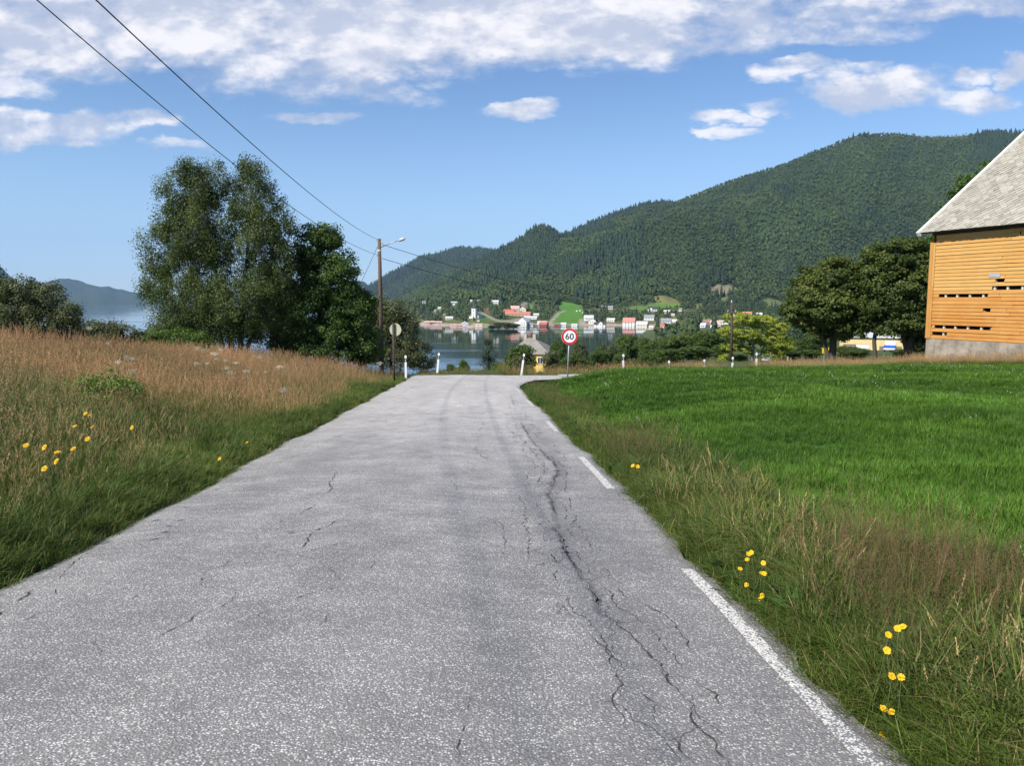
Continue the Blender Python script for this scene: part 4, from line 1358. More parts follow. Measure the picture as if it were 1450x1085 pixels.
# ------------------------------------------------------------------ trees close enough to tell apart
def tree_geo(seed, lobes, trunks, clump_r=0.45, per=60, leaf=0.10, dens=1.0, droop=0.0, gap=0.30, flat=0.75, twigs=0.5, aspect=0.55, shell=0.45, limbs=True, tw=0.012, fill=1.0):
    """lobes: (centre, radii) arrays; trunks: list of (points, radii). returns wood (V,F,tint), leaves (V,F,tint)"""
    r = np.random.default_rng(seed)
    WV, WF, WT = [], [], []
    nv = 0

    def addtube(p, rad, sides, tint):
        nonlocal nv
        V, f = tube(p, rad, sides)
        WV.append(V); WF.append(f + nv); WT.append(np.full(len(V), tint)); nv += len(V)
    tp = []
    for pts, rad in trunks:
        pts = np.asarray(pts, float)
        n = 9
        s = np.linspace(0, len(pts) - 1, n)
        q = np.stack([np.interp(s, np.arange(len(pts)), pts[:, k]) for k in range(3)], 1)
        qr = np.interp(s, np.arange(len(rad)), rad)
        q[1:-1] += r.normal(0, 0.25, (n - 2, 3)) * qr[1:-1, None]
        addtube(q, qr, 9, 0.5)
        tp.append(np.c_[q, qr])
    TP = np.concatenate(tp)
    LP, LN, LT, LS = [], [], [], []
    for (c, rad) in lobes:
        c = np.asarray(c, float); rad = np.asarray(rad, float)
        # limb from the nearest lower trunk point
        dd = np.linalg.norm(TP[:, :3] - c, axis=1) + 1.5 * np.maximum(TP[:, 2] - c[2], 0)
        j = int(np.argmin(dd))
        if limbs:
            a = TP[j, :3]
            mid = (a + c) / 2 + np.array([0, 0, -0.06 * np.linalg.norm(c - a)]) + r.normal(0, 0.05, 3) * np.linalg.norm(c - a)
            addtube(np.array([a, (a + mid) / 2 + r.normal(0, .03, 3), mid, (mid + c) / 2, c + (c - mid) * 0.35]), np.array([0.55, 0.45, 0.36, 0.26, 0.08]) * TP[j, 3] + tw * 0.5, 6, 0.45)
        vol = rad[0] * rad[1] * rad[2]
        n = max(5, int(dens * 4.2 * vol ** (2 / 3) / clump_r ** 2))
        d = r.normal(size=(n, 3)); d /= np.linalg.norm(d, axis=1)[:, None]
        rr_ = (shell + (1 - shell) * r.random(n) ** 0.6) * r.uniform(0.88, 1.12, n)
        cc = c + d * rr_[:, None] * rad
        nz = 0.5 + 0.5 * np.sin(cc[:, 0] * 2.1 / clump_r * 0.4 + seed) * np.sin(cc[:, 1] * 1.7 / clump_r * 0.4 + 1) * np.sin(cc[:, 2] * 2.3 / clump_r * 0.4 + 2 * seed)
        keep = nz + 0.35 * r.random(n) > gap
        cc, d = cc[keep], d[keep]
        for k in range(len(cc)):
            if r.random() < twigs:
                a = c + (cc[k] - c) * 0.15
                m2 = (a + cc[k]) / 2 + r.normal(0, 0.06, 3) * np.linalg.norm(cc[k] - a)
                addtube(np.array([a, m2, cc[k]]), np.array([1.6, 1.0, 0.4]) * tw, 4, 0.55)
        m_ = r.poisson(per, len(cc))
        idx = np.repeat(np.arange(len(cc)), m_)
        cs = clump_r * r.uniform(0.6, 1.35, len(cc))
        off = r.normal(size=(len(idx), 3)) * 0.5
        ln = np.linalg.norm(off, axis=1)
        off = off * (np.minimum(ln, 1.1) / np.maximum(ln, 1e-6))[:, None]
        off *= cs[idx][:, None] * np.array([1, 1, flat + droop * 1.2])
        off[:, 2] -= droop * cs[idx] * r.random(len(idx)) * 1.4
        LP.append(cc[idx] + off)
        nn = d[idx] * 0.45 + off / clump_r * 0.5 + r.normal(size=(len(idx), 3)) * 0.55 + np.array([0, 0, 0.35])
        LN.append(nn)
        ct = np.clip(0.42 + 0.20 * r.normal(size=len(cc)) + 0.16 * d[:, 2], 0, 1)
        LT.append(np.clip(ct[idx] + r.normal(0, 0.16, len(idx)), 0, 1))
        LS.append(leaf * r.uniform(0.65, 1.3, len(idx)))
    P = np.concatenate(LP); N = np.concatenate(LN); T = np.concatenate(LT); S = np.concatenate(LS)
    N /= np.linalg.norm(N, axis=1)[:, None] + 1e-9
    rv = r.normal(size=P.shape)
    if droop > 0:
        rv[:, 2] -= 1.6 * droop
    U = rv - (rv * N).sum(1)[:, None] * N
    U /= np.linalg.norm(U, axis=1)[:, None] + 1e-9
    W = np.cross(N, U)
    a = U * S[:, None] * 0.5
    b = W * S[:, None] * 0.5 * aspect
    V = np.stack([P - a, P + b - a * 0.1, P + a, P - b - a * 0.1], 1).reshape(-1, 3)
    Fq = np.arange(len(V)).reshape(-1, 4)
    return (np.concatenate(WV), np.concatenate(WF), np.concatenate(WT)), (V, Fq, np.repeat(T, 4))


def px_tree(name, label, Y, base, lobes, trunks, leafm, barkm, seed, cat='tree', group=None, depth=1.0, **kw):
    """base, lobes and trunks are given by where they stand in the view at distance Y"""
    B = at(base[0], base[1], Y)
    B[2] = min(B[2], float(near_z(B[0], B[1])))
    k = Y / F
    r = np.random.default_rng(seed + 1000)
    L = []
    for l in lobes:
        off = l[4] if len(l) > 4 else r.uniform(-0.5, 0.5) * l[2] * k * depth
        c = at(l[0], l[1], Y + off) - B
        L.append((c, np.array([l[2] * k, l[2] * k * depth, l[3] * k])))
    TR = []
    for t in trunks:
        pts = [at(px, py, Y + (dy or 0)) - B for px, py, rad, dy in t]
        pts[0] = np.array([pts[0][0], pts[0][1], min(pts[0][2], -0.35)])
        TR.append((pts, [rad for _, _, rad, _ in t]))
    wood, lv = tree_geo(seed, L, TR, **kw)
    t = thing(name, label, cat, B, 0, group)
    link('trunk', mesh_data('trunk', wood[0], wood[1], barkm, smooth=True, attrs={'tint': wood[2]}), t)
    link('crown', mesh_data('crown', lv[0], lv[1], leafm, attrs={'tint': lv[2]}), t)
    return t


# big loose birches on the left
px_tree('birch_tree', 'tall loose many-stemmed birch tree at the edge of the left meadow', 40, (332, 496),
        [(262, 300, 44, 62, 0), (298, 262, 42, 36, 0.4), (285, 330, 46, 52, -0.6), (358, 285, 42, 56, 0.3), (235, 350, 38, 44, 0.5), (222, 395, 28, 34, 0), (300, 385, 46, 48, 0.8),
         (366, 350, 44, 56, -0.3), (398, 325, 26, 34, 0.2), (268, 432, 52, 40, -0.5), (345, 425, 56, 46, -0.8), (246, 462, 40, 26, 0), (310, 462, 60, 26, 0.3), (382, 462, 44, 28, 0.4), (395, 405, 34, 45, 0.3),
         (352, 240, 16, 18, 0), (276, 240, 26, 14, 0)],
        [[(332, 498, .17, 0), (322, 440, .13, 0), (300, 370, .09, .2), (290, 260, .03, .2)], [(336, 498, .16, 0), (345, 430, .12, .2), (352, 350, .09, .2), (356, 240, .03, .2)],
         [(328, 498, .14, 0), (300, 440, .10, -.2), (265, 380, .07, 0), (250, 300, .03, 0)], [(338, 498, .13, .2), (368, 440, .09, .2), (385, 380, .07, 0), (398, 325, .03, 0)], [(326, 498, .11, -.3), (285, 460, .08, -.3), (240, 420, .05, 0), (222, 385, .02, 0)]],
        M['birch_leaf'], M['birch_bark'], 5, clump_r=0.36, per=135, leaf=0.100, dens=1.30, droop=0.45, gap=0.20, twigs=0.55, aspect=0.5, shell=0.30, tw=0.008, depth=0.9)
px_tree('leafy_tree', 'dense dark broadleaf tree between the birch and the lamp pole', 42, (455, 512),
        [(448, 352, 34, 36, 0), (425, 395, 38, 42, .5), (470, 395, 40, 50, -.4), (430, 450, 44, 48, -.8), (485, 440, 44, 50, 0), (505, 475, 30, 40, .4), (400, 430, 30, 40, 0.2), (515, 490, 26, 30, 0), (455, 485, 56, 34, -.6), (408, 480, 34, 34, 0), (462, 335, 22, 18, 0), (515, 440, 20, 30, .2)],
        [[(455, 512, .19, 0), (453, 450, .15, 0), (450, 390, .08, 0), (450, 340, .03, 0)], [(458, 512, .13, .2), (475, 450, .09, 0), (490, 410, .04, 0)]],
        M['maple_leaf'], M['bark'], 6, clump_r=0.38, per=125, leaf=0.115, dens=1.6, gap=0.12, twigs=0.25, aspect=0.7, shell=0.35, depth=0.9)
px_tree('willow_tree', 'olive green willow behind the lamp pole', 56, (555, 522),
        [(548, 445, 26, 28, 0), (566, 470, 32, 36, 0.5), (535, 480, 26, 36, 0), (585, 498, 26, 20, 0), (560, 505, 36, 16, -.4), (600, 512, 16, 10, 0)],
        [[(555, 520, .12, 0), (553, 480, .08, 0), (550, 440, .03, 0)], [(560, 520, .10, 0), (575, 490, .05, 0), (590, 490, .02, 0)]],
        M['olive_leaf'], M['bark'], 7, clump_r=0.40, per=80, leaf=0.14, dens=1.4, droop=0.2, gap=0.16, twigs=0.3, depth=0.9)
px_tree('dark_tree', 'dark tree cut by the left edge of the view', 30, (-30, 500),
        [(-28, 415, 34, 48, 0), (-6, 440, 16, 34, 0), (-40, 460, 40, 40, 0), (-10, 395, 10, 24, 0)],
        [[(-32, 505, .15, 0), (-30, 440, .10, 0), (-26, 390, .03, 0)]], M['maple_leaf'], M['bark'], 8, clump_r=0.28, per=80, leaf=0.10, dens=1.4, gap=0.1, twigs=0.3)
px_tree('olive_shrub', 'grey-olive willow shrub at the left end of the meadow', 27, (45, 500),
        [(32, 415, 32, 24, 0), (66, 425, 30, 26, .3), (20, 445, 36, 30, -.3), (58, 460, 44, 28, 0), (92, 452, 22, 22, 0), (104, 440, 10, 10, 0)],
        [[(45, 505, .08, 0), (40, 460, .06, 0), (32, 410, .02, 0)], [(50, 505, .07, 0), (70, 455, .05, 0), (80, 425, .02, 0)]],
        M['olive_leaf'], M['bark'], 9, cat='shrub', clump_r=0.22, per=75, leaf=0.075, dens=1.5, droop=0.1, gap=0.18, twigs=0.5, tw=0.006)
px_tree('low_shrub', 'low yellow-green bush in front of the open fjord', 33, (145, 505),
        [(128, 466, 24, 14, 0), (152, 468, 26, 15, .3), (176, 476, 20, 14, 0), (192, 474, 9, 8, 0), (140, 485, 46, 16, 0)],
        [[(145, 508, .06, 0), (145, 480, .04, 0), (150, 465, .02, 0)]], M['olive_leaf'], M['bark'], 10, cat='shrub', clump_r=0.24, per=70, leaf=0.085, dens=1.5, gap=0.15, twigs=0.4, tw=0.006)
px_tree('dark_shrub', 'low dark green bush at the foot of the birch', 37, (230, 508),
        [(205, 482, 20, 13, 0), (236, 478, 26, 16, 0), (262, 482, 24, 16, 0), (230, 494, 46, 14, 0), (285, 486, 22, 14, 0)],
        [[(230, 510, .06, 0), (232, 490, .04, 0), (236, 475, .02, 0)]], M['maple_leaf'], M['bark'], 11, cat='shrub', clump_r=0.25, per=80, leaf=0.095, dens=1.6, gap=0.08, twigs=0.3, tw=0.006)

# maples beside the barn
px_tree('maple_tree', 'broad dark maple standing farther from the barn', 60, (1178, 509),
        [(1180, 393, 42, 26, 0), (1148, 412, 32, 28, .6), (1210, 408, 34, 30, .3), (1132, 440, 22, 18, 0), (1172, 432, 46, 26, -.8), (1215, 440, 30, 24, .2), (1190, 462, 44, 18, 0), (1150, 456, 26, 14, .4)],
        [[(1178, 511, .32, 0), (1180, 480, .26, 0), (1184, 440, .16, 0), (1184, 400, .06, 0)], [(1180, 482, .18, 0), (1160, 455, .12, .2), (1148, 425, .05, .3)]],
        M['barn_tree_leaf'], M['bark'], 12, clump_r=0.48, per=95, leaf=0.19, dens=1.7, gap=0.16, flat=0.55, twigs=0.25, aspect=0.75, shell=0.5)
px_tree('slender_tree', 'slender tree with a pale trunk base between the two maples', 58, (1237, 508),
        [(1236, 385, 26, 34, 0), (1240, 430, 24, 34, 0), (1228, 452, 18, 18, 0), (1252, 455, 16, 16, 0)],
        [[(1236, 511, .17, 0), (1239, 470, .14, 0), (1240, 420, .09, 0), (1238, 360, .03, 0)]],
        M['barn_tree_leaf'], M['bark'], 13, clump_r=0.45, per=90, leaf=0.18, dens=1.6, gap=0.14, flat=0.6, twigs=0.25, aspect=0.75)
px_tree('maple_tree', 'big dark maple close against the left end of the barn', 56, (1293, 508),
        [(1272, 365, 40, 30, 0), (1305, 375, 36, 36, .4), (1250, 392, 30, 26, .3), (1290, 410, 46, 32, -.7), (1262, 432, 34, 24, 0), (1312, 440, 30, 34, .4), (1285, 450, 40, 22, -.3), (1268, 466, 26, 14, 0), (1310, 475, 24, 20, 0)],
        [[(1293, 511, .36, 0), (1292, 480, .30, 0), (1290, 430, .18, 0), (1288, 370, .06, 0)], [(1292, 470, .18, 0), (1270, 440, .10, 0), (1262, 400, .05, 0)]],
        M['barn_tree_leaf'], M['bark'], 14, clump_r=0.48, per=95, leaf=0.18, dens=1.7, gap=0.12, flat=0.55, twigs=0.25, aspect=0.75, shell=0.5)
px_tree('tall_tree', 'tall tree rising behind the barn roof', 66, (1400, 508),
        [(1396, 262, 34, 30, 0), (1372, 285, 30, 26, 0), (1350, 315, 28, 28, 0), (1400, 310, 50, 50, 0), (1335, 345, 22, 24, 0), (1380, 370, 60, 50, 0), (1410, 242, 16, 14, 0)],
        [[(1400, 511, .35, 0), (1400, 400, .22, 0), (1400, 260, .05, 0)]],
        M['maple_leaf'], M['bark'], 15, clump_r=0.55, per=80, leaf=0.20, dens=1.3, gap=0.12, flat=0.55, twigs=0.2, aspect=0.75)
# yellow-green tree
px_tree('lime_tree', 'bright yellow-green tree with a spreading crown beside the white hut', 80, (1065, 514),
        [(1052, 452, 26, 10, 0), (1078, 456, 24, 10, .5), (1100, 466, 20, 10, 0), (1032, 470, 16, 9, 0), (1055, 474, 22, 9, -.6), (1090, 482, 24, 9, 0), (1038, 490, 16, 8, .3), (1110, 490, 16, 12, 0), (1028, 508, 14, 7, 0), (1058, 496, 12, 6, .4), (1096, 500, 16, 9, 0)],
        [[(1065, 516, .20, 0), (1066, 495, .15, 0), (1068, 475, .10, 0), (1062, 450, .03, 0)], [(1066, 495, .10, 0), (1090, 478, .06, 0), (1105, 465, .02, 0)], [(1066, 490, .09, 0), (1045, 474, .05, 0), (1032, 468, .02, 0)]],
        M['lime_leaf'], M['birch_bark'], 16, clump_r=0.34, per=75, leaf=0.135, dens=1.35, gap=0.34, flat=0.5, twigs=0.6, aspect=0.75, tw=0.015, depth=0.8)


def unit_tree(seed, kind):
    r = np.random.default_rng(seed)
    if kind == 'spruce':
        L = [(np.array([0, 0, 0.12 + 0.13 * i]), np.array([0.26 * (1 - i / 7.2), 0.26 * (1 - i / 7.2), 0.09])) for i in range(7)]
        return tree_geo(seed, L, [([(0, 0, -0.08), (0, 0, 0.98)], [0.02, 0.004])], clump_r=0.07, per=34, leaf=0.034, dens=1.2, droop=0.15, gap=0.08, flat=0.5, twigs=0.1, aspect=0.35, shell=0.45, tw=0.002)
    n = 8
    L = []
    for i in range(n):
        a = r.random() * 6.28; z = r.uniform(0.34, 0.82); q = 0.24 * math.sin(math.pi * (z - 0.12) / 0.95) * r.uniform(0.6, 1.1)
        L.append((np.array([q * math.cos(a), q * math.sin(a), z]), np.array([0.19, 0.19, 0.16]) * r.uniform(0.75, 1.2)))
    L.append((np.array([0, 0, 0.55]), np.array([0.26, 0.26, 0.28])))
    L.append((np.array([0, 0, 0.24]), np.array([0.28, 0.28, 0.18])))
    return tree_geo(seed, L, [([(0, 0, -0.08), (0.01, 0, 0.4), (0, 0, 0.9)], [0.028, 0.02, 0.005])], clump_r=0.072, per=34, leaf=0.036, dens=1.25, gap=0.16, flat=0.7, twigs=0.15, aspect=0.7, shell=0.45, tw=0.003)


UT = {}
for kind, cnt, lm in [('leafy', 4, 'row_leaf'), ('olive', 2, 'olive_leaf'), ('shrub', 2, 'shrub_leaf'), ('spruce', 2, 'spruce_leaf')]:
    UT[kind] = []
    for i in range(cnt):
        wd, lv = unit_tree(300 + 17 * i + len(kind) * 3, 'spruce' if kind == 'spruce' else 'leafy')
        UT[kind].append((mesh_data('trunk', wd[0], wd[1], M['bark'], smooth=True, attrs={'tint': wd[2]}), mesh_data('crown', lv[0], lv[1], M[lm], attrs={'tint': lv[2]})))


def row_tree(kind, v, px, top, hw, Y, label, name=None, cat='tree', group=None, base=None):
    x = (px - 725.0) / F * Y
    gz = float(near_z(x, Y)) if base is None else at(px, base, Y)[2]
    topz = at(px, top, Y)[2]
    h = topz - gz
    wscale = hw * Y / F / 0.40
    t = thing(name or {'leafy': 'leafy_tree', 'olive': 'willow_tree', 'shrub': 'shrub', 'spruce': 'spruce_tree'}[kind], label, cat, (x, Y, gz), (px * 1.7) % 6.28, group)
    t.scale = (wscale, wscale, h * 0.93)
    a, b = UT[kind][v % len(UT[kind])]
    link('trunk', a, t); link('crown', b, t)
    return t


px_tree('herb_clump', 'leafy green herb clump standing in the left meadow', 13.5, (150, 585),
        [(150, 535, 24, 18, 0), (128, 548, 24, 20, 0.1), (176, 552, 24, 18, -0.1), (150, 560, 46, 24, 0), (110, 566, 20, 16, 0)],
        [[(150, 590, .012, 0), (150, 560, .010, 0), (152, 530, .004, 0)], [(145, 590, .010, 0), (128, 555, .006, 0), (122, 545, .003, 0)]],
        M['dock'], M['stem'], 21, cat='plant', clump_r=0.13, per=22, leaf=0.060, dens=1.1, gap=0.34, twigs=0.5, tw=0.003, aspect=0.45)
G = 'trees in the row behind the field'
ROW = [
    ('spruce', 0, 692, 472, 38, 95, 'small dark pointed spruce at the far side of the junction, in front of the water'),
    ('leafy', 0, 728, 481, 30, 92, 'round brownish tree half hiding the yellow house'),
    ('leafy', 3, 741, 487, 15, 110, 'olive-brown tree covering the left wall of the yellow house'),
    ('olive', 0, 738, 499, 14, 70, 'grey-olive bush at the left wall of the yellow house'),
    ('shrub', 0, 660, 505, 11, 75, 'pale low bush on the slope left of the dark spruce'),
    ('shrub', 1, 640, 509, 10, 50, 'single small green bush between the two leaning guide posts'),
    ('shrub', 0, 703, 510, 14, 58, 'low round bush right at the foot of the dark spruce'),
    ('leafy', 1, 790, 466, 12, 120, 'slim green tree directly left of the speed limit sign'),
    ('olive', 1, 778, 486, 13, 96, 'olive bush in front of the right wall of the yellow house'),
    ('leafy', 2, 812, 492, 16, 88, 'dark bush directly behind the speed limit sign post'),
    ('olive', 0, 826, 478, 15, 98, 'olive tree just right of the speed limit sign'),
    ('leafy', 3, 846, 482, 16, 92, 'second tree right of the speed limit sign in the row'),
    ('olive', 1, 862, 478, 16, 102, 'pale olive tree third to the right of the speed limit sign'),
    ('shrub', 1, 878, 492, 14, 84, 'light green bush fourth to the right of the speed limit sign'),
    ('leafy', 0, 893, 468, 22, 112, 'round dark tree behind the row, under the cream house'),
    ('leafy', 2, 920, 470, 24, 104, 'wide dark tree in the row below the red-roofed barn'),
    ('shrub', 0, 909, 498, 11, 62, 'small low bush standing alone in the dry grass behind the field'),
    ('leafy', 1, 948, 466, 26, 108, 'wide dark tree left of the tallest tree in the row'),
    ('leafy', 3, 975, 459, 28, 112, 'tallest dark tree in the row behind the field'),
    ('leafy', 0, 1004, 466, 26, 106, 'dark tree just left of the bare power pole'),
    ('leafy', 2, 988, 485, 26, 88, 'lower dark tree in front of the tallest tree of the row'),
    ('leafy', 1, 955, 488, 20, 86, 'lower dark tree second to the left of the power pole'),
    ('leafy', 3, 1020, 482, 18, 92, 'dark tree touching the power pole from behind'),
    ('shrub', 0, 932, 492, 18, 80, 'green bush at the dry bank below the wide dark trees'),
    ('leafy', 2, 1112, 476, 22, 96, 'green tree between the yellow-green tree and the maples'),
    ('leafy', 0, 1142, 470, 26, 92, 'wide green tree at the left foot of the broad maple'),
    ('shrub', 1, 1088, 488, 18, 94, 'green bush behind the white hut'),
    ('shrub', 0, 1122, 494, 20, 86, 'low bush behind the grey posts'),
    ('shrub', 0, 1048, 500, 17, 77, 'light green bush at the left foot of the yellow-green tree'),
    ('shrub', 1, 1104, 497, 17, 84, 'light green bush right behind the white hut, under the yellow-green crown'),
    ('leafy', 3, 1198, 484, 18, 82, 'round bush between the maple trunk and the pale trunk'),
    ('leafy', 1, 1214, 490, 20, 80, 'low bush in front of the yellow hall'),
    ('shrub', 1, 1280, 490, 20, 80, 'bush below the blue-topped van, left of the big maple trunk'),
    ('leafy', 2, 1150, 492, 16, 84, 'dark low bush left of the yellow arrow signs'),
    ('leafy', 0, 1312, 492, 10, 72, 'dark bush at the corner of the barn wall'),
]
for q in ROW:
    row_tree(*q, group=G, cat='shrub' if q[0] == 'shrub' else 'tree')
for i, (px, top, hw, lab) in enumerate([(706, 456, 9, 'dark round tree on the small wooded point left of the white boathouse'), (718, 455, 9, 'middle dark tree on the small wooded point'), (728, 457, 8, 'dark tree at the tip of the wooded point, next to the white boathouse'),
                                        (697, 459, 7, 'low dark tree at the inner end of the wooded point')]):
    pz = march(px, 466.0)
    t = thing('leafy_tree', lab, 'tree', pz, px % 6.28, 'trees on the wooded point')
    h = (466 - top) * pz[1] / F
    t.scale = (hw * pz[1] / F / 0.4, hw * pz[1] / F / 0.4, h)
    a, b = UT['leafy'][i % 4]
    link('trunk', a, t); link('crown', b, t)

# ------------------------------------------------------------------ barn
D_BARN = np.array([0.35, -0.937]); D_BARN /= np.linalg.norm(D_BARN)
BZ = -1.16
barn = thing('barn', 'weathered orange wooden barn with slate roof and missing wall boards', 'barn', (20.5, 38.0, BZ), math.atan2(D_BARN[1], D_BARN[0]))
BL, BW, ZF, ZE, YR, ZR = 17.0, 12.8, 0.90, 5.98, 6.4, 11.35
m_, t, out = new_mat('painted_boards')
tc_ = t.node('ShaderNodeTexCoord')
P = tc_.outputs['Object']
gr = t.noise(t.mapping(P, scale=(0.6, 6, 30)), 3.0, 6, 0.65)
bl = t.noise(P, 0.9, 4, 0.6)
pe = t.noise(t.mapping(P, scale=(0.5, 1, 3.0)), 6.0, 6, 0.7)
tone = t.attr('tint').outputs['Fac']
c = t.mix(tone, (0.55, 0.225, 0.045), (0.64, 0.375, 0.118))
c = t.mix(t.ss(gr, 0.3, 0.72), t.mix(1.0, c, (0.74, 0.72, 0.70), 'MULTIPLY'), c)
c = t.mix(t.ss(bl, 0.35, 0.7, 0.0, 0.35), c, (0.62, 0.36, 0.12))
c = t.mix(t.ss(pe, 0.56, 0.72, 0.0, 0.70), c, (0.33, 0.25, 0.17))
pbr(t, out, c, 0.75, 0.2, gr, 0.35, 0.01)
M['boards'] = m_
m_, t, out = new_mat('rough_concrete')
tc_ = t.node('ShaderNodeTexCoord')
P = tc_.outputs['Object']
n = t.noise(P, 1.6, 7, 0.68); n2 = t.noise(P, 22, 4, 0.6); n3 = t.noise(t.mapping(P, scale=(2.5, 2.5, 0.5)), 1.4, 4, 0.6)
c = t.mix(t.ss(n, 0.3, 0.7), (0.20, 0.165, 0.125), (0.40, 0.345, 0.275))
c = t.mix(t.ss(n3, 0.55, 0.75, 0, 0.45), c, (0.15, 0.12, 0.09))
pbr(t, out, c, 0.9, 0.15, t.m('ADD', n, t.m('MULTIPLY', n2, 0.3)), 0.6, 0.03)
M['concrete'] = m_
M['slate'] = tint_mat('pale_slate', (0.33, 0.300, 0.240), (0.50, 0.460, 0.380), 0.7, 9, var=0.28, spec=0.3)
M['ridge_tile'] = simple_mat('reddish_ridge_tile', (0.36, 0.20, 0.15), 0.8, 0.2, 8)
M['bargeboard'] = simple_mat('pale_bargeboard', (0.74, 0.72, 0.66), 0.7, 0.15, 8)
M['dark_wood'] = simple_mat('dark_old_wood', (0.07, 0.055, 0.042), 0.9, 0.3, 6)
M['pale_wood'] = simple_mat('pale_bare_wood', (0.56, 0.50, 0.42), 0.8, 0.2, 9)
M['tin'] = simple_mat('grey_tin_patch', (0.46, 0.49, 0.53), 0.5, 0.1, 7, 0.4, 0.3)

fb = MB()
fb.box(-0.03, BL + 0.03, -0.03, 0.35, -0.9, ZF - 0.012)
fb.box(-0.03, 0.35, 0.353, BW - 0.353, -0.9, ZF - 0.012)
fb.box(BL - 0.35, BL + 0.03, 0.353, BW - 0.353, -0.9, ZF - 0.012)
fb.box(-0.03, BL + 0.03, BW - 0.35, BW + 0.03, -0.9, ZF - 0.012)
fb.build('foundation', M['concrete'], barn)

rb = np.random.default_rng(17)
wall = MB()
bh = 0.166
nb_ = int((ZE - ZF) / bh) + 1
GAPS = {12: [(0.55, 3.12)], 14: [(3.30, 6.2)], 16: [(3.42, 3.86)], 8: [(2.92, 3.30)], 3: [(0.42, 3.40)], 1: [(0.30, 1.12)]}
for i in range(nb_):
    z0 = ZF + i * bh
    z1 = min(z0 + bh - 0.006, ZE)
    # butt joints
    xs = [0.235]
    while xs[-1] < BL - 0.25:
        xs.append(min(xs[-1] + rb.uniform(3.2, 5.2), BL - 0.24))
    segs = list(zip(xs[:-1], xs[1:]))
    for (ga, gb) in GAPS.get(i, []):
        ns = []
        for (a, b) in segs:
            if b <= ga or a >= gb: ns.append((a, b))
            else:
                if a < ga: ns.append((a, ga))
                if b > gb: ns.append((gb, b))
        segs = ns
    for (a, b) in segs:
        if b - a < 0.02: continue
        a += 0.003; b -= 0.003
        tone = (0.78 if i >= 14 else 0.16) + rb.uniform(-0.22, 0.22)
        if i in (13,) : tone = 0.42 + rb.uniform(-0.1, 0.1)
        if i == nb_ - 1: tone = 0.55
        j0, j1 = rb.normal(0, 0.006, 2)
        dz = rb.normal(0, 0.004)
        sl, sr = rb.normal(0, 0.02, 2)
        # wedge-shaped weatherboard: thicker, standing out at its lower edge
        V = [(a, -0.048 + j0, z0 + dz), (b, -0.048 + j1, z0 + dz), (b + sr, -0.022, z1 + dz), (a + sl, -0.022, z1 + dz), (a, -0.004, z0 + dz), (b, -0.004, z0 + dz), (b + sr, -0.004, z1 + dz), (a + sl, -0.004, z1 + dz)]
        wall.add(V, [(0, 1, 2, 3), (7, 6, 5, 4), (0, 4, 5, 1), (1, 5, 6, 2), (2, 6, 7, 3), (3, 7, 4, 0)], float(np.clip(tone, 0, 1)))
# broken splinters beside the holes
for (x, z, l, h) in [(3.12, 2.90, 0.18, 0.10), (3.15, 3.02, 0.10, 0.16), (3.30, 3.60, 0.16, 0.07), (2.90, 2.24, 0.22, 0.05), (1.12, 1.09, 0.8, 0.03), (3.40, 1.42, 0.08, 0.08)]:
    wall.add([(x - 0.05, -0.03, z - h / 2), (x + l, -0.035, z - h * 0.1), (x + l * 0.4, -0.03, z + h / 2), (x - 0.05, -0.005, z - h / 2), (x + l, -0.01, z - h * 0.1), (x + l * 0.4, -0.005, z + h / 2)],
             [(0, 1, 2), (5, 4, 3), (0, 3, 4, 1), (1, 4, 5, 2), (2, 5, 3, 0)], 0.3)
wall.build('wall', M['boards'], barn)
ow = MB()
for i in range(nb_):
    z0 = ZF + i * bh
    z1 = min(z0 + bh - 0.006, ZE)
    t_ = 0.4 + rb.uniform(-0.2, 0.2)
    ow.box(-0.0, 0.03, 0.05, BW - 0.05, z0, z1, t_)
    ow.box(BL - 0.03, BL, 0.05, BW - 0.05, z0, z1, t_)
    ow.box(0.05, BL - 0.05, BW - 0.03, BW, z0, z1, t_)
for x0 in (0.0, BL - 0.05):
    ow.prism([(x0, 0.1, ZE + 0.003), (x0, BW - 0.1, ZE + 0.003), (x0, YR, ZR - 0.35)], (0.05, 0, 0), 0.5)
ow.build('end_walls', M['boards'], barn)
cb = MB()
cb.box(-0.06, 0.10, -0.075, 0.08, ZF - 0.008, 5.55, 0.30)
cb.box(0.103, 0.228, -0.068, -0.002, ZF - 0.008, 3.42, 0.30)
cb.box(0.110, 0.232, -0.064, -0.002, 3.43, 5.52, 0.85)
cb.build('corner_board', M['boards'], barn)
cb = MB()
cb.box(0.06, BL - 0.06, -0.10, -0.052, ZE - 0.10, ZE + 0.06, 0.2)
cb.build('eave_board', M['dark_wood'], barn)
st_ = MB()
for x in np.arange(0.9, BL - 0.5, 0.62):
    dxs = rb.uniform(-0.08, 0.08)
    st_.box(x + dxs, x + dxs + 0.09, 0.02, 0.12, ZF, ZE - 0.1, 0.5)
st_.build('studs', M['pale_wood'], barn)
il = MB()
il.box(0.2, BL - 0.2, 0.9, 1.0, ZF, ZE)
il.box(0.2, BL - 0.2, 0.12, 0.9, ZF + 0.002, ZF + 0.06)
il.build('inner_lining', M['dark_wood'], barn)
tp = MB(); tp.box(3.12, 3.66, -0.064, -0.054, 3.78, 3.96); tp.build('tin_patch', M['tin'], barn)
# roof: deck and slates
pitch_l = math.hypot(YR + 0.5, ZR - 6.02)
uy, uz = (YR + 0.5) / pitch_l, (ZR - 6.02) / pitch_l
nyv, nzv = -uz, uy
X0, X1 = -0.38, BL + 0.4
dk = MB()


def rp(x, s, h):             # point on the front slope: along x, up the slope s, above it h
    return (x, -0.5 + uy * s + nyv * h, 6.02 + uz * s + nzv * h)


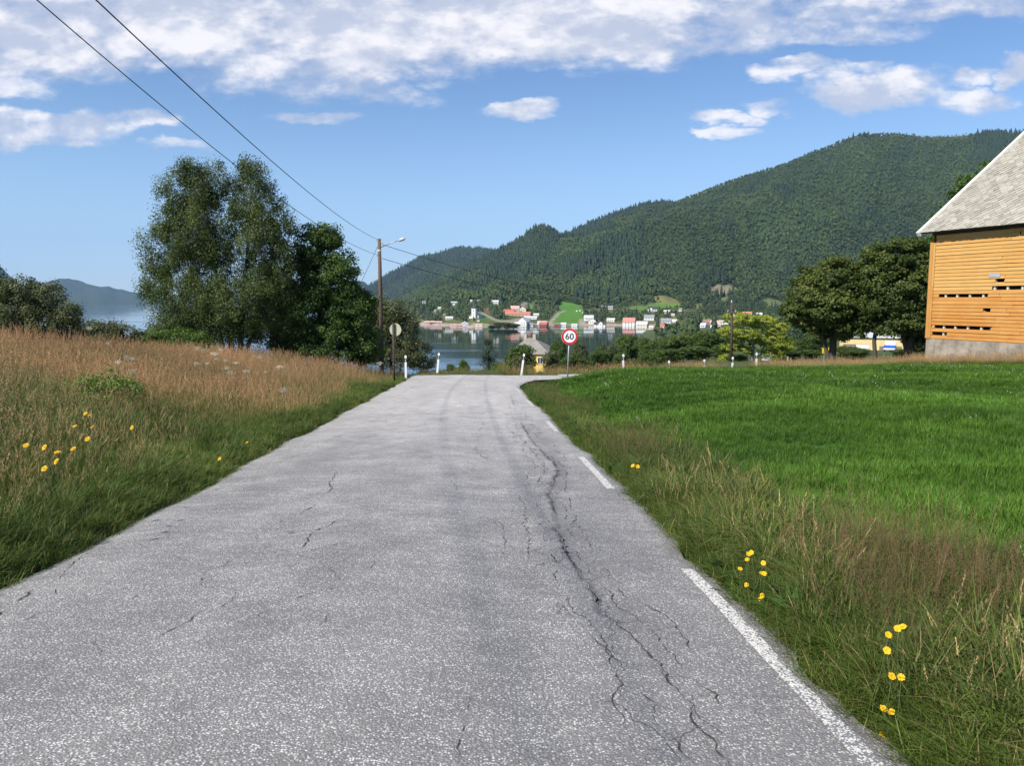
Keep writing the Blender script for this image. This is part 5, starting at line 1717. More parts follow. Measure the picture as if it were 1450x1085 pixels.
V = [rp(X0 + .05, 0.04, -0.10), rp(X1 - .05, 0.04, -0.10), rp(X1 - .05, pitch_l, -0.10), rp(X0 + .05, pitch_l, -0.10), rp(X0 + .05, 0.04, -0.01), rp(X1 - .05, 0.04, -0.01), rp(X1 - .05, pitch_l, -0.01), rp(X0 + .05, pitch_l, -0.01)]
dk.add(V, [(0, 3, 2, 1), (4, 5, 6, 7), (0, 1, 5, 4), (1, 2, 6, 5), (2, 3, 7, 6), (3, 0, 4, 7)])
V2 = [(x, 2 * YR - y, z) for x, y, z in V]
dk.add(V2, [(1, 2, 3, 0), (7, 6, 5, 4), (4, 5, 1, 0), (5, 6, 2, 1), (6, 7, 3, 2), (7, 4, 0, 3)])
roof = dk.build('roof', M['dark_wood'], barn)
sl = MB()
hw_, hh_ = 0.165, 0.215
row = 0
s_ = -0.01
while s_ < pitch_l + 0.1:
    off = hw_ if row % 2 else 0
    x = X0 + 0.08 + off
    while x < X1 - 0.05:
        jx, js = rb.normal(0, 0.006, 2)
        lift = rb.uniform(0, 0.012)
        tl = rb.normal(0, 0.006)
        tintv = float(np.clip(0.55 + 0.28 * rb.normal() + 0.5 * (vnoise(x * 0.6, s_ * 0.6, 3) - 0.5), 0, 1))
        if rb.random() > 0.004:
            top = min(s_ + hh_, pitch_l)
            pts = [rp(x + jx, max(s_ - hh_, -0.035) + js, 0.034 + lift), rp(x + hw_ + jx, min(max(s_ + js, -0.02), pitch_l), 0.018 + lift * 0.6 + tl), rp(x + jx, top, 0.004), rp(x - hw_ + jx, min(s_ + js, pitch_l), 0.018 + lift * 0.6 - tl)]
            o_ = [tuple(np.array(p) - np.array([0, nyv, nzv]) * 0.010) for p in pts]
            sl.add(pts + o_, [(0, 1, 2, 3), (0, 4, 5, 1), (3, 7, 4, 0)], tintv)
        x += 2 * hw_ + 0.006
    s_ += hh_ * 0.5 + 0.10 * 0 + 0.085
    row += 1
sl.build('slates', M['slate'], roof)
sl2 = MB()
V = [rp(X0, -0.04, 0.002), rp(X1, -0.04, 0.002), rp(X1, pitch_l, 0.002), rp(X0, pitch_l, 0.002)]
W_ = [rp(X0, -0.04, 0.03), rp(X1, -0.04, 0.03), rp(X1, pitch_l, 0.03), rp(X0, pitch_l, 0.03)]
allp = [(x, 2 * YR - y, z) for x, y, z in V + W_]
sl2.add(allp, [(1, 2, 3, 0), (7, 6, 5, 4), (4, 5, 1, 0), (5, 6, 2, 1), (6, 7, 3, 2), (7, 4, 0, 3)], 0.5)
sl2.build('back_slope', M['slate'], roof)
rg = MB()
x = X0
while x < X1 - 0.1:
    L_ = 0.42
    rg.prism([(x, YR - 0.17, ZR - 0.05 + 0.02), (x, YR - 0.08, ZR + 0.075), (x, YR + 0.08, ZR + 0.075), (x, YR + 0.17, ZR - 0.05 + 0.02)], (L_ - 0.012, 0, 0), 0.5)
    x += L_
rg.build('ridge_tiles', M['ridge_tile'], roof)
for x0 in (X0 - 0.06, X1 - 0.10):
    bb = MB()
    for sg in (1, -1):
        pts = [rp(x0, -0.10, -0.13), rp(x0, -0.10, 0.095), rp(x0, pitch_l - 0.02, 0.095), rp(x0, pitch_l - 0.02, -0.13)]
        if sg < 0: pts = [(a, 2 * YR - b, c_) for a, b, c_ in pts]
        bb.prism(pts, (0.16, 0, 0), 0.5)
    bb.build('bargeboard', M['bargeboard'], barn)

# ------------------------------------------------------------------ village houses
WALLC = dict(white=(0.74, 0.73, 0.69), cream=(0.66, 0.60, 0.46), grey=(0.45, 0.45, 0.44), red=(0.28, 0.075, 0.055), yellow=(0.76, 0.49, 0.12), pink=(0.62, 0.42, 0.34), brown=(0.24, 0.15, 0.10))
ROOFC = dict(grey=(0.26, 0.26, 0.27), dark=(0.07, 0.07, 0.08), red=(0.46, 0.13, 0.09), orange=(0.50, 0.20, 0.11), pale=(0.55, 0.54, 0.52), salmon=(0.50, 0.22, 0.17), brown=(0.22, 0.15, 0.12), pinkish=(0.55, 0.36, 0.30))
for k, v in WALLC.items():
    M['wall_' + k] = simple_mat('house_wall_' + k, v, 0.75, 0.07, 0.8)
for k, v in ROOFC.items():
    M['roof_' + k] = simple_mat('house_roof_' + k, v, 0.7, 0.15, 1.2)
M['glass'] = simple_mat('window_glass', (0.03, 0.035, 0.045), 0.12, 0.3, 1.0, 0.6)
M['trim'] = simple_mat('white_trim', (0.80, 0.79, 0.76), 0.6, 0.05, 3)
M['stone'] = simple_mat('shore_stone', (0.36, 0.30, 0.26), 0.9, 0.35, 0.5, bump=0.5)

M['wall_hall'] = simple_mat('pale_yellow_cladding', (0.66, 0.51, 0.24), 0.7, 0.08, 0.8)
WIN = {}


def window(parent, x, y, z, w_, h_, rz=0.0):
    key = (round(w_, 2), round(h_, 2))
    if key not in WIN:
        a = MB(); a.box(-w_ / 2, w_ / 2, -0.02, 0.10, -h_ / 2, h_ / 2)
        b = MB(); f = 0.09
        for (x0, x1, z0, z1) in [(-w_ / 2 - f, w_ / 2 + f, h_ / 2, h_ / 2 + f), (-w_ / 2 - f, w_ / 2 + f, -h_ / 2 - f, -h_ / 2), (-w_ / 2 - f, -w_ / 2, -h_ / 2, h_ / 2), (w_ / 2, w_ / 2 + f, -h_ / 2, h_ / 2), (-0.03, 0.03, -h_ / 2, h_ / 2)]:
            b.box(x0, x1, -0.06, 0.05, z0, z1)
        WIN[key] = (a.data('window', M['glass']), b.data('frame', M['trim']))
    p = link('window', WIN[key][0], parent, (x, y, z), rz)
    link('frame', WIN[key][1], p)
    return p


def gable_roof(mb, x0, x1, y0, y1, ze, zr, ov=0.4, th=0.22):
    """ridge along x"""
    yc = (y0 + y1) / 2
    for sg in (0, 1):
        ya = y0 if sg == 0 else y1
        so = -ov if sg == 0 else ov
        slope = (zr - ze) / abs(yc - ya)
        zlow = ze - slope * ov + 0.03
        yy = ya + so
        xo = 0.0 if sg == 0 else 0.004
        mb.prism([(x0 - ov - xo, yy, zlow), (x0 - ov - xo, yc, zr + 0.03), (x0 - ov - xo, yc, zr + 0.03 + th), (x0 - ov - xo, yy, zlow + th)], (x1 - x0 + 2 * ov + 2 * xo, 0, 0))


def house(px, py, wpx, hpx, wc, rc, label, orient='eave', name='house', cat='house', yaw=0.0, wins=2, group='houses of the village', chim=False, pos=None, depth=None, roofk=0.42, found=True, wing=None, dark_end=False):
    p = march(px, py) if pos is None else np.array(pos, float)
    D = p[1]
    W_ = wpx * D / F
    H = hpx * 0.86 * D / F
    W_ *= 0.94
    rz = -math.atan2(p[0], p[1]) + yaw
    t = thing(name, label, cat, p, rz, group)
    if orient == 'eave':
        L, B = W_, depth or max(5.0, 0.62 * W_)
    else:
        L, B = depth or 1.35 * W_, W_
    ze = H * (1 - roofk); zr = H
    wl = MB(); rf = MB()
    if orient == 'eave':
        x0, x1, y0, y1 = -L / 2, L / 2, 0, B
        wl.prism([(x0, y0, -2.5), (x0, y1, -2.5), (x0, y1, ze), (x0, (y0 + y1) / 2, zr - 0.02), (x0, y0, ze)], (L, 0, 0))
        gable_roof(rf, x0, x1, y0, y1, ze, zr)
    else:
        x0, x1, y0, y1 = -B / 2, B / 2, 0, L
        wl.prism([(x0, y0, -2.5), (x1, y0, -2.5), (x1, y0, ze), (0, y0, zr - 0.02), (x0, y0, ze)], (0, L, 0))
        tmp = MB(); gable_roof(tmp, y0, y1, x0, x1, ze, zr)
        rf.add([(y, x, z) for x, y, z in tmp.V], [f[::-1] for f in tmp.Fc])
    if wing:                                     # a gabled bay in front: x, width, height
        gx, gw, gh = wing
        wl.prism([(gx - gw / 2, -1.2, -2.5), (gx + gw / 2, -1.2, -2.5), (gx + gw / 2, -1.2, gh * 0.68), (gx, -1.2, gh - 0.02), (gx - gw / 2, -1.2, gh * 0.68)], (0, B / 2, 0))
        tmp = MB(); gable_roof(tmp, -1.2, B / 2 - 1.2, gx - gw / 2, gx + gw / 2, gh * 0.68, gh, 0.3, 0.18)
        rf.add([(y, x, z) for x, y, z in tmp.V], [f[::-1] for f in tmp.Fc])
    link('wall', wl.data('wall', M['wall_' + wc]), t)
    r_o = link('roof', rf.data('roof', M['roof_' + rc]), t)
    if chim:
        cm = MB(); cm.box(L * 0.12, L * 0.12 + 0.8, (B / 2 if orient == 'eave' else L / 2) - 0.4, (B / 2 if orient == 'eave' else L / 2) + 0.4, zr - 0.6, zr + 1.1)
        cm.build('chimney', M['stone'], r_o)
    span = x1 - x0
    storeys = 2 if ze > 4.6 else 1
    for s in range(storeys):
        z = ze * ((0.55) if storeys == 1 else (0.30 + 0.42 * s))
        for i in range(wins):
            x = x0 + span * (i + 1) / (wins + 1)
            if wing and abs(x - wing[0]) < wing[1] / 2 + 0.5: continue
            window(t, x, -0.03, z, min(1.2, span / (wins * 2.2)), min(1.3, ze * 0.4))
    if wing:
        window(t, wing[0], -1.23, wing[2] * 0.42, 1.1, 1.2)
    HOUSE_XY.append((p[0], p[1], max(L, B) / 2 + 3, p[2], H))
    return t


HS = [
    # upper left slope
    (600, 430, 5, 4.6, 'white', 'grey', 'small white house highest on the wooded slope left of the church'),
    (643, 430, 9, 3.2, 'cream', 'pale', 'long pale building on the wooded slope above and left of the church'),
    (622, 438, 4.4, 3.6, 'white', 'pale', 'small white house among trees, upper of two left of the church'),
    (616, 441.5, 2.6, 3, 'white', 'grey', 'tiny white cabin just below the small white house left of the church'),
    (629.5, 447, 3, 3.2, 'white', 'grey', 'tiny white cabin above the cream shore house'),
    (636, 453, 11, 5.2, 'cream', 'pale', 'cream house with pale roof just above the shore, left of the church'),
    (642.5, 433, 3, 3, 'white', 'pale', 'tiny white hut between the trees left above the church'),
    (667, 427.5, 3, 3.2, 'white', 'pale', 'tiny white house right above the church spire, leftmost of two'),
    (678, 427.5, 4.6, 3.4, 'white', 'grey', 'small white house up the slope right of the church spire'),
    (701, 430, 10, 5.4, 'white', 'pale', 'white house at the top of the clearing above the red house'),
    (690, 440.5, 5, 6.0, 'red', 'grey', 'small red house on the slope right of the church'),
    (677, 456, 3, 2.4, 'white', 'pale', 'tiny white shed on the lawn below the church'),
    (653, 459.5, 4, 3.2, 'cream', 'brown', 'small cream cabin on the shore below the church'),
    # orange roofed group
    (729, 442, 13, 10, 'grey', 'pinkish', 'tall grey house with pinkish gabled roof behind the red-roofed halls'),
    (740, 441, 10, 8, 'cream', 'brown', 'gabled house with brown roof at the right of the tall grey house'),
    (720, 444.5, 17, 7, 'cream', 'red', 'hall with dull red roof left of the long orange-roofed hall'),
    (733, 447.5, 38, 6.4, 'pink', 'orange', 'long low hall with bright orange tiled roof'),
    (751, 452, 19, 4.6, 'white', 'pale', 'low white building with flat grey roof below the orange-roofed hall'),
    (759, 448, 8, 4.6, 'grey', 'pale', 'small grey house beside the low white building'),
    # quay
    (739, 466, 14, 14, 'white', 'pale', 'tall white boathouse with gable standing at the quay'),
    (733, 467, 9, 7, 'white', 'pale', 'low white lean-to boathouse left of the tall white boathouse'),
    (750, 465.5, 10, 5, 'cream', 'grey', 'low cream boat shed with grey roof right of the tall white boathouse'),
    (767, 459.5, 14, 5, 'white', 'pale', 'white storehouse with pale roof behind the red boathouse'),
    (769, 466, 12, 7, 'red', 'red', 'red boathouse on the dark quay'),
    (788.5, 464.8, 8, 5, 'red', 'brown', 'small red boat hut left of the white hut on the shore road'),
    (797.5, 464.5, 8, 5, 'white', 'pale', 'small white hut right of the small red boat hut on the shore road'),
    (813, 466, 9, 3.6, 'white', 'pale', 'low white boat shed just above the speed limit sign'),
    # centre right
    (834, 454.5, 14, 9, 'white', 'pale', 'pale-roofed white house, upper one right of the green hillside field'),
    (838.5, 459, 11, 9, 'white', 'pale', 'white house with gable to the water, right of the green hillside field'),
    (849, 463, 17, 7.4, 'white', 'dark', 'white house with dark roof close by the water'),
    (864.5, 456, 12, 6, 'cream', 'pale', 'cream house with pale roof between the dark-roofed white house and the red-roofed barn'),
    (864, 438, 8, 5.4, 'white', 'grey', 'white house with grey roof up in the woods right of the green hillside field'),
    (854, 436, 8, 3.2, 'grey', 'grey', 'low grey shed left of the white house up in the woods'),
    (890, 461.5, 18, 13, 'white', 'salmon', 'white barn with big salmon red roof in the village'),
    (908, 463.5, 17, 9.5, 'cream', 'pale', 'cream house right of the salmon-roofed barn'),
    (924.5, 441.5, 14, 8, 'white', 'dark', 'white double-gabled house with dark roof on the upper meadow'),
    (919, 454, 15, 9, 'white', 'grey', 'large white house with grey roof above the cream house'),
    (944, 444, 9, 5.4, 'cream', 'pale', 'cream cabin at the right end of the upper meadow'),
    (963, 441, 4.4, 5, 'white', 'grey', 'small white house among dark trees right of the upper meadow'),
    (953, 447.5, 4.4, 3.4, 'white', 'pale', 'tiny white shed below the small white house among dark trees'),
    (943, 458, 15, 8, 'grey', 'grey', 'wide grey house with grey roof, left of two below the yellow patch'),
    (953, 458.6, 10, 7, 'cream', 'pale', 'cream house with pale roof touching the wide grey house'),
    (934, 465, 14, 6.6, 'white', 'red', 'white house with red roof just above the dark tree row'),
    (922, 466.5, 6, 5.4, 'white', 'pale', 'small white house left of the red-roofed house above the tree row'),
    (967, 458.5, 3, 3.2, 'white', 'pale', 'tiny white shed peeping over the tree row'),
    # right
    (1001, 461, 13, 9.5, 'red', 'brown', 'dark red house with brown roof left of the pink-roofed house'),
    (995, 464, 8, 7, 'white', 'pale', 'small white house in front of the dark red house'),
    (1013, 464, 15, 11, 'white', 'pinkish', 'white house with pink roof in the middle of the valley'),
    (1025, 459.5, 14, 6.5, 'white', 'pale', 'long white shed joined to the right of the pink-roofed house'),
    (1032, 459, 9, 7.5, 'white', 'pale', 'white gabled barn just left of the bare power pole'),
    (1038.5, 449.5, 4, 6, 'white', 'pale', 'narrow white house right behind the power pole'),
    (1058, 446, 13, 5, 'cream', 'orange', 'orange-roofed house just above the yellow-green tree'),
    (1075, 447, 9, 4.4, 'white', 'pale', 'white house above the right side of the yellow-green tree'),
    (1086, 457, 8, 6, 'white', 'grey', 'white house seen over the right shoulder of the yellow-green tree'),
    (1093, 459, 9, 4.5, 'cream', 'pale', 'low cream house farthest right over the yellow-green tree'),
    (1130, 452, 12, 6, 'white', 'pale', 'white house glimpsed through the left edge of the broad maple'),
    (1160, 452, 10, 5, 'white', 'grey', 'white house glimpsed through the crown of the broad maple'),
]
WINGS = {'white double-gabled house with dark roof on the upper meadow': (-3.4, 5.0, 6.6), 'white house with dark roof close by the water': (1.5, 5.0, 7.0)}
GAB = ('tall white boathouse with gable standing at the quay', 'white house with gable to the water, right of the green hillside field', 'white gabled barn just left of the bare power pole', 'small red house on the slope right of the church',
       'gabled house with brown roof at the right of the tall grey house', 'small cream cabin on the shore below the church', 'narrow white house right behind the power pole')
for i, (px, py, wp_, hp, wc, rc, lab) in enumerate(HS):
    shed = any(k in lab for k in ('boathouse', 'shed', 'hut', 'hall', 'storehouse', 'barn', 'lean-to', 'building'))
    nm = 'boathouse' if 'boathouse' in lab else 'shed' if ('shed' in lab or 'hut' in lab) else 'hall' if 'hall' in lab else 'barn' if 'barn' in lab else 'cabin' if 'cabin' in lab else 'storehouse' if 'storehouse' in lab else 'building' if 'building' in lab else 'house'
    pos = None
    if 462.5 <= py <= 468 and px < 830:
        q = march(px, 462.4)
        D = 1030 + (466 - py) * 8
        q = np.array([(px - 725) / F * D, D, max(float(land(np.array([(px - 725) / F * D]), np.array([D]))[0]), WATER_Z + 0.3)])
        pos = q
    house(px, py, wp_, hp, wc, rc, lab, 'gable' if lab in GAB else 'eave', nm, 'boathouse' if nm == 'boathouse' else 'shed' if nm == 'shed' else 'barn' if nm == 'barn' else 'house',
          yaw=((i * 37) % 50 - 38) / 100.0, wins=1 if wp_ < 6 else 2 if wp_ < 11 else 3 if wp_ < 20 else 6, chim=(nm == 'house' and wp_ > 8), pos=pos,
          depth=9.0 if wp_ > 16 and nm == 'hall' else None, wing=WINGS.get(lab), roofk=0.54 if ('orange' in lab or 'red roof' in lab or 'salmon' in lab) else 0.48)

# church
cp = march(671, 450.5)
k = cp[1] / F
ch = thing('church', 'white wooden church with dark pointed spire above the fjord', 'church', cp, -0.35)
HOUSE_XY.append((cp[0], cp[1], 14, cp[2], 12))
tw_ = 6.0 * k; th_ = 13.5 * k; nw = 12.5 * k; nh = 6.2 * k
b_ = MB()
b_.prism([(-nw / 2, 2.0, -2), (nw / 2, 2.0, -2), (nw / 2, 2.0, nh * 0.62), (0, 2.0, nh + 1.3), (-nw / 2, 2.0, nh * 0.62)], (0, 20, 0))
b_.prism([(-nw / 2 - 2.2, 3.0, -2), (-nw / 2 - 0.02, 3.0, -2), (-nw / 2 - 0.02, 3.0, nh * 0.42), (-nw / 2 - 2.2, 3.0, nh * 0.3)], (0, 8, 0))
b_.build('nave', M['wall_white'], ch)
tmp = MB(); gable_roof(tmp, 1.6, 22.2, -nw / 2, nw / 2, nh * 0.62, nh + 1.3, 0.35, 0.2)
rb_ = MB(); rb_.add([(y, x, z) for x, y, z in tmp.V], [f[::-1] for f in tmp.Fc])
rb_.build('roof', M['roof_grey'], ch)
b_ = MB(); b_.box(-tw_ / 2, tw_ / 2, -1.5, tw_ - 1.5, -2, th_)
b_.build('tower', M['wall_white'], ch)
b_ = MB(); b_.lathe([(tw_ * 0.68, th_ + 0.02), (tw_ * 0.36, th_ + 1.8), (tw_ * 0.24, th_ + 3.6), (0.12, th_ + 9.6 * k), (0.05, th_ + 10.6 * k)], 8, center=(0, tw_ / 2 - 1.5))
b_.build('spire', M['roof_dark'], ch)
b_ = MB(); b_.box(-0.9, 0.9, -1.58, -1.45, 0, 2.8); b_.build('door', M['wall_brown'], ch)
for z in (5.5, 10.5):
    window(ch, 0, -1.53, z, 1.1, 1.8)
for x in (-nw / 2 + 1.3, nw / 2 - 1.3):
    window(ch, x, 1.97, 2.4, 1.0, 1.9)

# red-ochre boathouse row on the far shore and rocks
for i, (px, lab, wc, wpx) in enumerate([(604, 'leftmost low pinkish boathouse on the far shore', 'pink', 8), (613, 'second low boathouse from the left on the far shore, reddish', 'red', 9), (622, 'third low boathouse from the left on the far shore, pale pink', 'pink', 8)]):
    house(px, 459, wpx, 4.6, wc, 'pinkish', lab, 'eave', 'boathouse', 'boathouse', yaw=0.1 * (i - 1), wins=1, group='boathouses along the far shore')
for i, (px, lab, wc, rc, wpx, h, org) in enumerate([(660, 'white boathouse with gable on the outermost rocks below the church', 'white', 'pale', 9, 7.5, 'gable'), (665.5, 'cream shed joined to the white boathouse on the outermost rocks', 'cream', 'brown', 7, 4.5, 'eave'),
                                                    (642, 'low reddish boat shed on the rocks left of the white boathouse', 'pink', 'pinkish', 9, 3.5, 'eave'), (651, 'low brown boat shed between the reddish shed and the white boathouse', 'brown', 'pinkish', 9, 3.2, 'eave'), (678, 'pale boat shed on the rocks right of the white boathouse', 'cream', 'pinkish', 11, 4, 'eave')]):
    D = 1000.0
    house(px, 468, wpx, h, wc, rc, lab, org, 'boathouse', 'boathouse', wins=1, group='boathouses along the far shore', pos=((px - 725) / F * D, D, WATER_Z + 1.0), yaw=0.15 - 0.1 * i)


def shore_rock(name, label, x0px, x1px, D, h, seed, mat='stone'):
    r = np.random.default_rng(seed)
    x0 = (x0px - 725) / F * D; x1 = (x1px - 725) / F * D
    nx_, ny_ = 40, 12
    V, fs = [], []
    for j in range(ny_):
        for i in range(nx_):
            u = i / (nx_ - 1); v = j / (ny_ - 1)
            e = math.sin(math.pi * u) ** 0.5 * math.sin(math.pi * v) ** 0.6
            V.append((-(x1 - x0) / 2 + u * (x1 - x0), (v - 0.5) * 34 * (0.4 + 0.6 * math.sin(math.pi * u) ** 0.5), -1.5 + (h + 1.5) * e * (0.55 + 0.75 * r.random())))
    for j in range(ny_ - 1):
        for i in range(nx_ - 1):
            q = j * nx_ + i
            fs.append((q, q + 1, q + nx_ + 1, q + nx_))
    o = link(name, mesh_data(name, V, np.array(fs), M[mat]), None, ((x0 + x1) / 2, D + 8, WATER_Z))
    tag(o, label, 'rocks', kind='structure')


shore_rock('shore_rocks', 'pinkish low rocky islet carrying the white boathouse', 632, 694, 996, 1.9, 3)
shore_rock('shore_rocks.001', 'low pinkish rocks along the far shore at the left', 590, 640, 1046, 1.6, 4)
shore_rock('shore_rocks.002', 'low rocks at the foot of the wooded point', 690, 736, 1012, 2.0, 5)
# quay under the red boathouse
D = 1022
qk = MB(); qx0, qx1 = (756 - 725) / F * D, (779 - 725) / F * D
qc = (qx0 + qx1) / 2
qk.box(qx0 - qc, qx1 - qc, 0, 7, 1.2, 1.7)
for x in np.linspace(qx0 - qc + 0.5, qx1 - qc - 0.5, 6):
    qk.box(x - 0.15, x + 0.15, 0.3, 0.6, -1.5, 1.2)
    qk.box(x - 0.15, x + 0.15, 6.0, 6.3, -1.5, 1.2)
o = qk.build('quay', M['dark_wood'], None, (qc, D - 6, WATER_Z))
tag(o, 'dark timber quay under the red boathouse', 'quay')
# small white boat lying at the left of the bay
D = 1010
bt = thing('motorboat', 'small white motorboat with dark hull moored at the left of the bay', 'boat', ((588 - 725) / F * D, D, WATER_Z - 0.1), 0.3)
hb = MB()
prof = [(-3.6, 0.9), (-2.5, 1.15), (0, 1.2), (2.2, 0.8), (3.6, 0.05)]
V, fs = [], []
for (x, wd_) in prof:
    V += [(x, -wd_, 1.0), (x, -wd_ * 0.55, -0.2), (x, wd_ * 0.55, -0.2), (x, wd_, 1.0)]
for i in range(4):
    for j in range(3):
        q = i * 4 + j
        fs.append((q, q + 4, q + 5, q + 1))
    fs.append((i * 4, i * 4 + 3, i * 4 + 7, i * 4 + 4))
fs.append((0, 1, 2, 3)); fs.append((16, 19, 18, 17))
hb.add(V, fs); hb.build('hull', M['roof_dark'], bt)
cbm = MB(); cbm.prism([(-1.8, -0.8, 1.0), (0.9, -0.8, 1.0), (0.3, -0.8, 2.3), (-1.6, -0.8, 2.3)], (0, 1.6, 0)); cbm.build('cabin', M['wall_white'], bt)
# hay bales in the green field
for i, (px, py, lab) in enumerate([(817, 441.5, 'white wrapped hay bale standing apart in the green hillside field'), (821.5, 441, 'white wrapped hay bale in the pair at the right edge of the hillside field'), (825.5, 444, 'white wrapped hay bale lowest at the right edge of the hillside field')]):
    p = march(px, py)
    m__ = MB(); m__.lathe([(1.2, 0), (1.35, 0.3), (1.35, 1.6), (1.15, 1.9)], 14)
    o = m__.build('hay_bale', M['wall_white'], None, p)
    tag(o, lab, 'hay bale', 'wrapped hay bales')

# ---- nearer buildings
# yellow house below the junction
DY = 150.0
x0 = (723 - 725) / F * DY; x1 = (778 - 725) / F * DY
ze = at(757, 501, DY)[2]; zr = at(757, 480, DY)[2]
gz = float(near_z(np.array([(x0 + x1) / 2]), np.array([DY]))[0])
yh = thing('yellow_house', 'yellow house with grey hipped roof and two chimneys below the junction', 'house', ((x0 + x1) / 2, DY, gz), -0.35)
hw2 = (x1 - x0) / 2 * 0.98; ze -= gz; zr -= gz; B = 7.0
m__ = MB(); m__.box(-hw2, hw2, 0, B, -1.5, ze); m__.build('wall', M['wall_yellow'], yh)
m__ = MB(); e = 0.45
m__.add([(-hw2 - e, -e, ze - 0.1), (hw2 + e, -e, ze - 0.1), (hw2 + e, B + e, ze - 0.1), (-hw2 - e, B + e, ze - 0.1), (-hw2 + 1.8, B / 2, zr), (-hw2 + 3.4, B / 2, zr), (-hw2 - e, -e, ze + 0.08), (hw2 + e, -e, ze + 0.08), (hw2 + e, B + e, ze + 0.08), (-hw2 - e, B + e, ze + 0.08)],
        [(3, 2, 1, 0), (0, 1, 7, 6), (1, 2, 8, 7), (2, 3, 9, 8), (3, 0, 6, 9), (6, 7, 5, 4), (7, 8, 5), (8, 9, 4, 5), (9, 6, 4)])
M['hip_roof'] = simple_mat('grey_slate_roof', (0.24, 0.22, 0.19), 0.75, 0.25, 3.0, stretch=(1, 1, 3), bump=0.4)
rf_ = m__.build('roof', M['hip_roof'], yh)
for x in (-hw2 + 1.6, -hw2 + 3.5):
    c_ = MB(); c_.box(x - 0.3, x + 0.3, B / 2 - 0.3, B / 2 + 0.3, zr - 0.6, zr + 0.75); c_.build('chimney', M['stone'], rf_)
for x in (-1.6, 0.2, 2.1):
    window(yh, x, -0.03, ze - 1.3, 0.9, 1.2)
    window(yh, x, -0.03, ze - 4.0, 0.9, 1.2)
window(yh, hw2 + 0.03, 2.5, ze - 1.3, 0.9, 1.2, math.pi / 2)
window(yh, hw2 + 0.03, 5.0, ze - 1.3, 0.9, 1.2, math.pi / 2)

# yellow hall and vans seen under the maples
DH = 230.0
p = at(1240, 491, DH)
hl = thing('yellow_hall', 'long low yellow industrial hall seen between the maple trunks', 'hall', p, -0.45)
m__ = MB()
m__.prism([(-10, 0, -3), (9, 0, -3), (9, 0, 2.6), (-10, 0, 2.6)], (0, 14, 0)); m__.build('wall', M['wall_hall'], hl)
m__ = MB(); m__.prism([(-10.5, -0.6, 2.62), (-10.5, 14.6, 3.6), (-10.5, 14.6, 3.9), (-10.5, -0.6, 3.0)], (20, 0, 0)); m__.build('roof', M['roof_pale'], hl)
m__ = MB(); m__.box(-9, -2, -0.15, -0.05, -2.5, 0.6); m__.build('door', M['roof_brown'], hl)
m__ = MB(); m__.box(1, 7, -0.15, -0.05, -2.5, 0.2); m__.build('door', M['roof_brown'], hl)
p = at(1221, 498, 215)
cn = thing('container', 'white freight container standing in front of the yellow hall', 'container', (p[0], p[1], float(near_z(p[0], p[1]))), -0.4)
h_ = at(1221, 489, 215)[2] - float(near_z(p[0], p[1]))
m__ = MB(); m__.box(-1.6, 1.6, 0, 2.4, 0, h_)
for x in np.arange(-1.5, 1.55, 0.25): m__.box(x, x + 0.10, -0.05, -0.002, 0.15, h_ - 0.15)
m__.build('body', M['wall_white'], cn)
m__ = MB(); m__.box(1.602, 1.65, 0.1, 2.3, 0.1, h_ - 0.1); m__.build('door', M['wall_grey'], cn)
p = at(1259, 502, 160)
gz = float(near_z(p[0], p[1]))
vn = thing('box_van', 'white box van with blue top parked under the maples', 'van', (p[0], p[1], gz), -0.5)
h_ = at(1259, 490, 160)[2] - gz
M['blue'] = simple_mat('blue_tarpaulin', (0.03, 0.12, 0.55), 0.5, 0.1, 5)
m__ = MB(); m__.box(-1.1, 1.1, 0, 3.6, 0.5, h_ - 0.42); m__.build('box', M['wall_white'], vn)
m__ = MB(); m__.box(-1.15, 1.15, -0.05, 3.65, h_ - 0.42, h_); m__.build('blue_top', M['blue'], vn)
m__ = MB(); m__.prism([(-1.0, 3.62, 0.5), (-1.0, 5.2, 0.5), (-1.0, 5.2, 1.3), (-1.0, 4.6, 2.1), (-1.0, 3.62, 2.2)], (2.0, 0, 0)); m__.build('cab', M['wall_white'], vn)
for (x, y) in [(-1.05, 0.8), (0.85, 0.8), (-1.05, 4.3), (0.85, 4.3)]:
    m__ = MB()
    a = np.arange(14) * 2 * math.pi / 14
    m__.prism([(x, y + 0.42 * math.cos(q), 0.42 + 0.42 * math.sin(q)) for q in a], (0.2, 0, 0)); m__.build('wheel', M['black'], vn)
# white houses shining through the maples
for px, py, D, wpx, h, lab in [(1183, 476, 520, 10, 6, 'white house glimpsed low behind the broad maple trunk'), (1250, 476, 480, 14, 6, 'white house glimpsed between the pale trunk and the big maple'), (1215, 474, 560, 8, 5, 'white house glimpsed left of the pale trunk')]:
    q = at(px, py, D); gz = float(land(np.array([q[0]]), np.array([D]))[0])
    hh__ = (at(px, py - h, D)[2] - gz) * F / D
    house(px, py, wpx, hh__, 'white', 'grey', lab, 'eave', wins=2, pos=(q[0], D, gz), roofk=0.3, group='houses of the village')
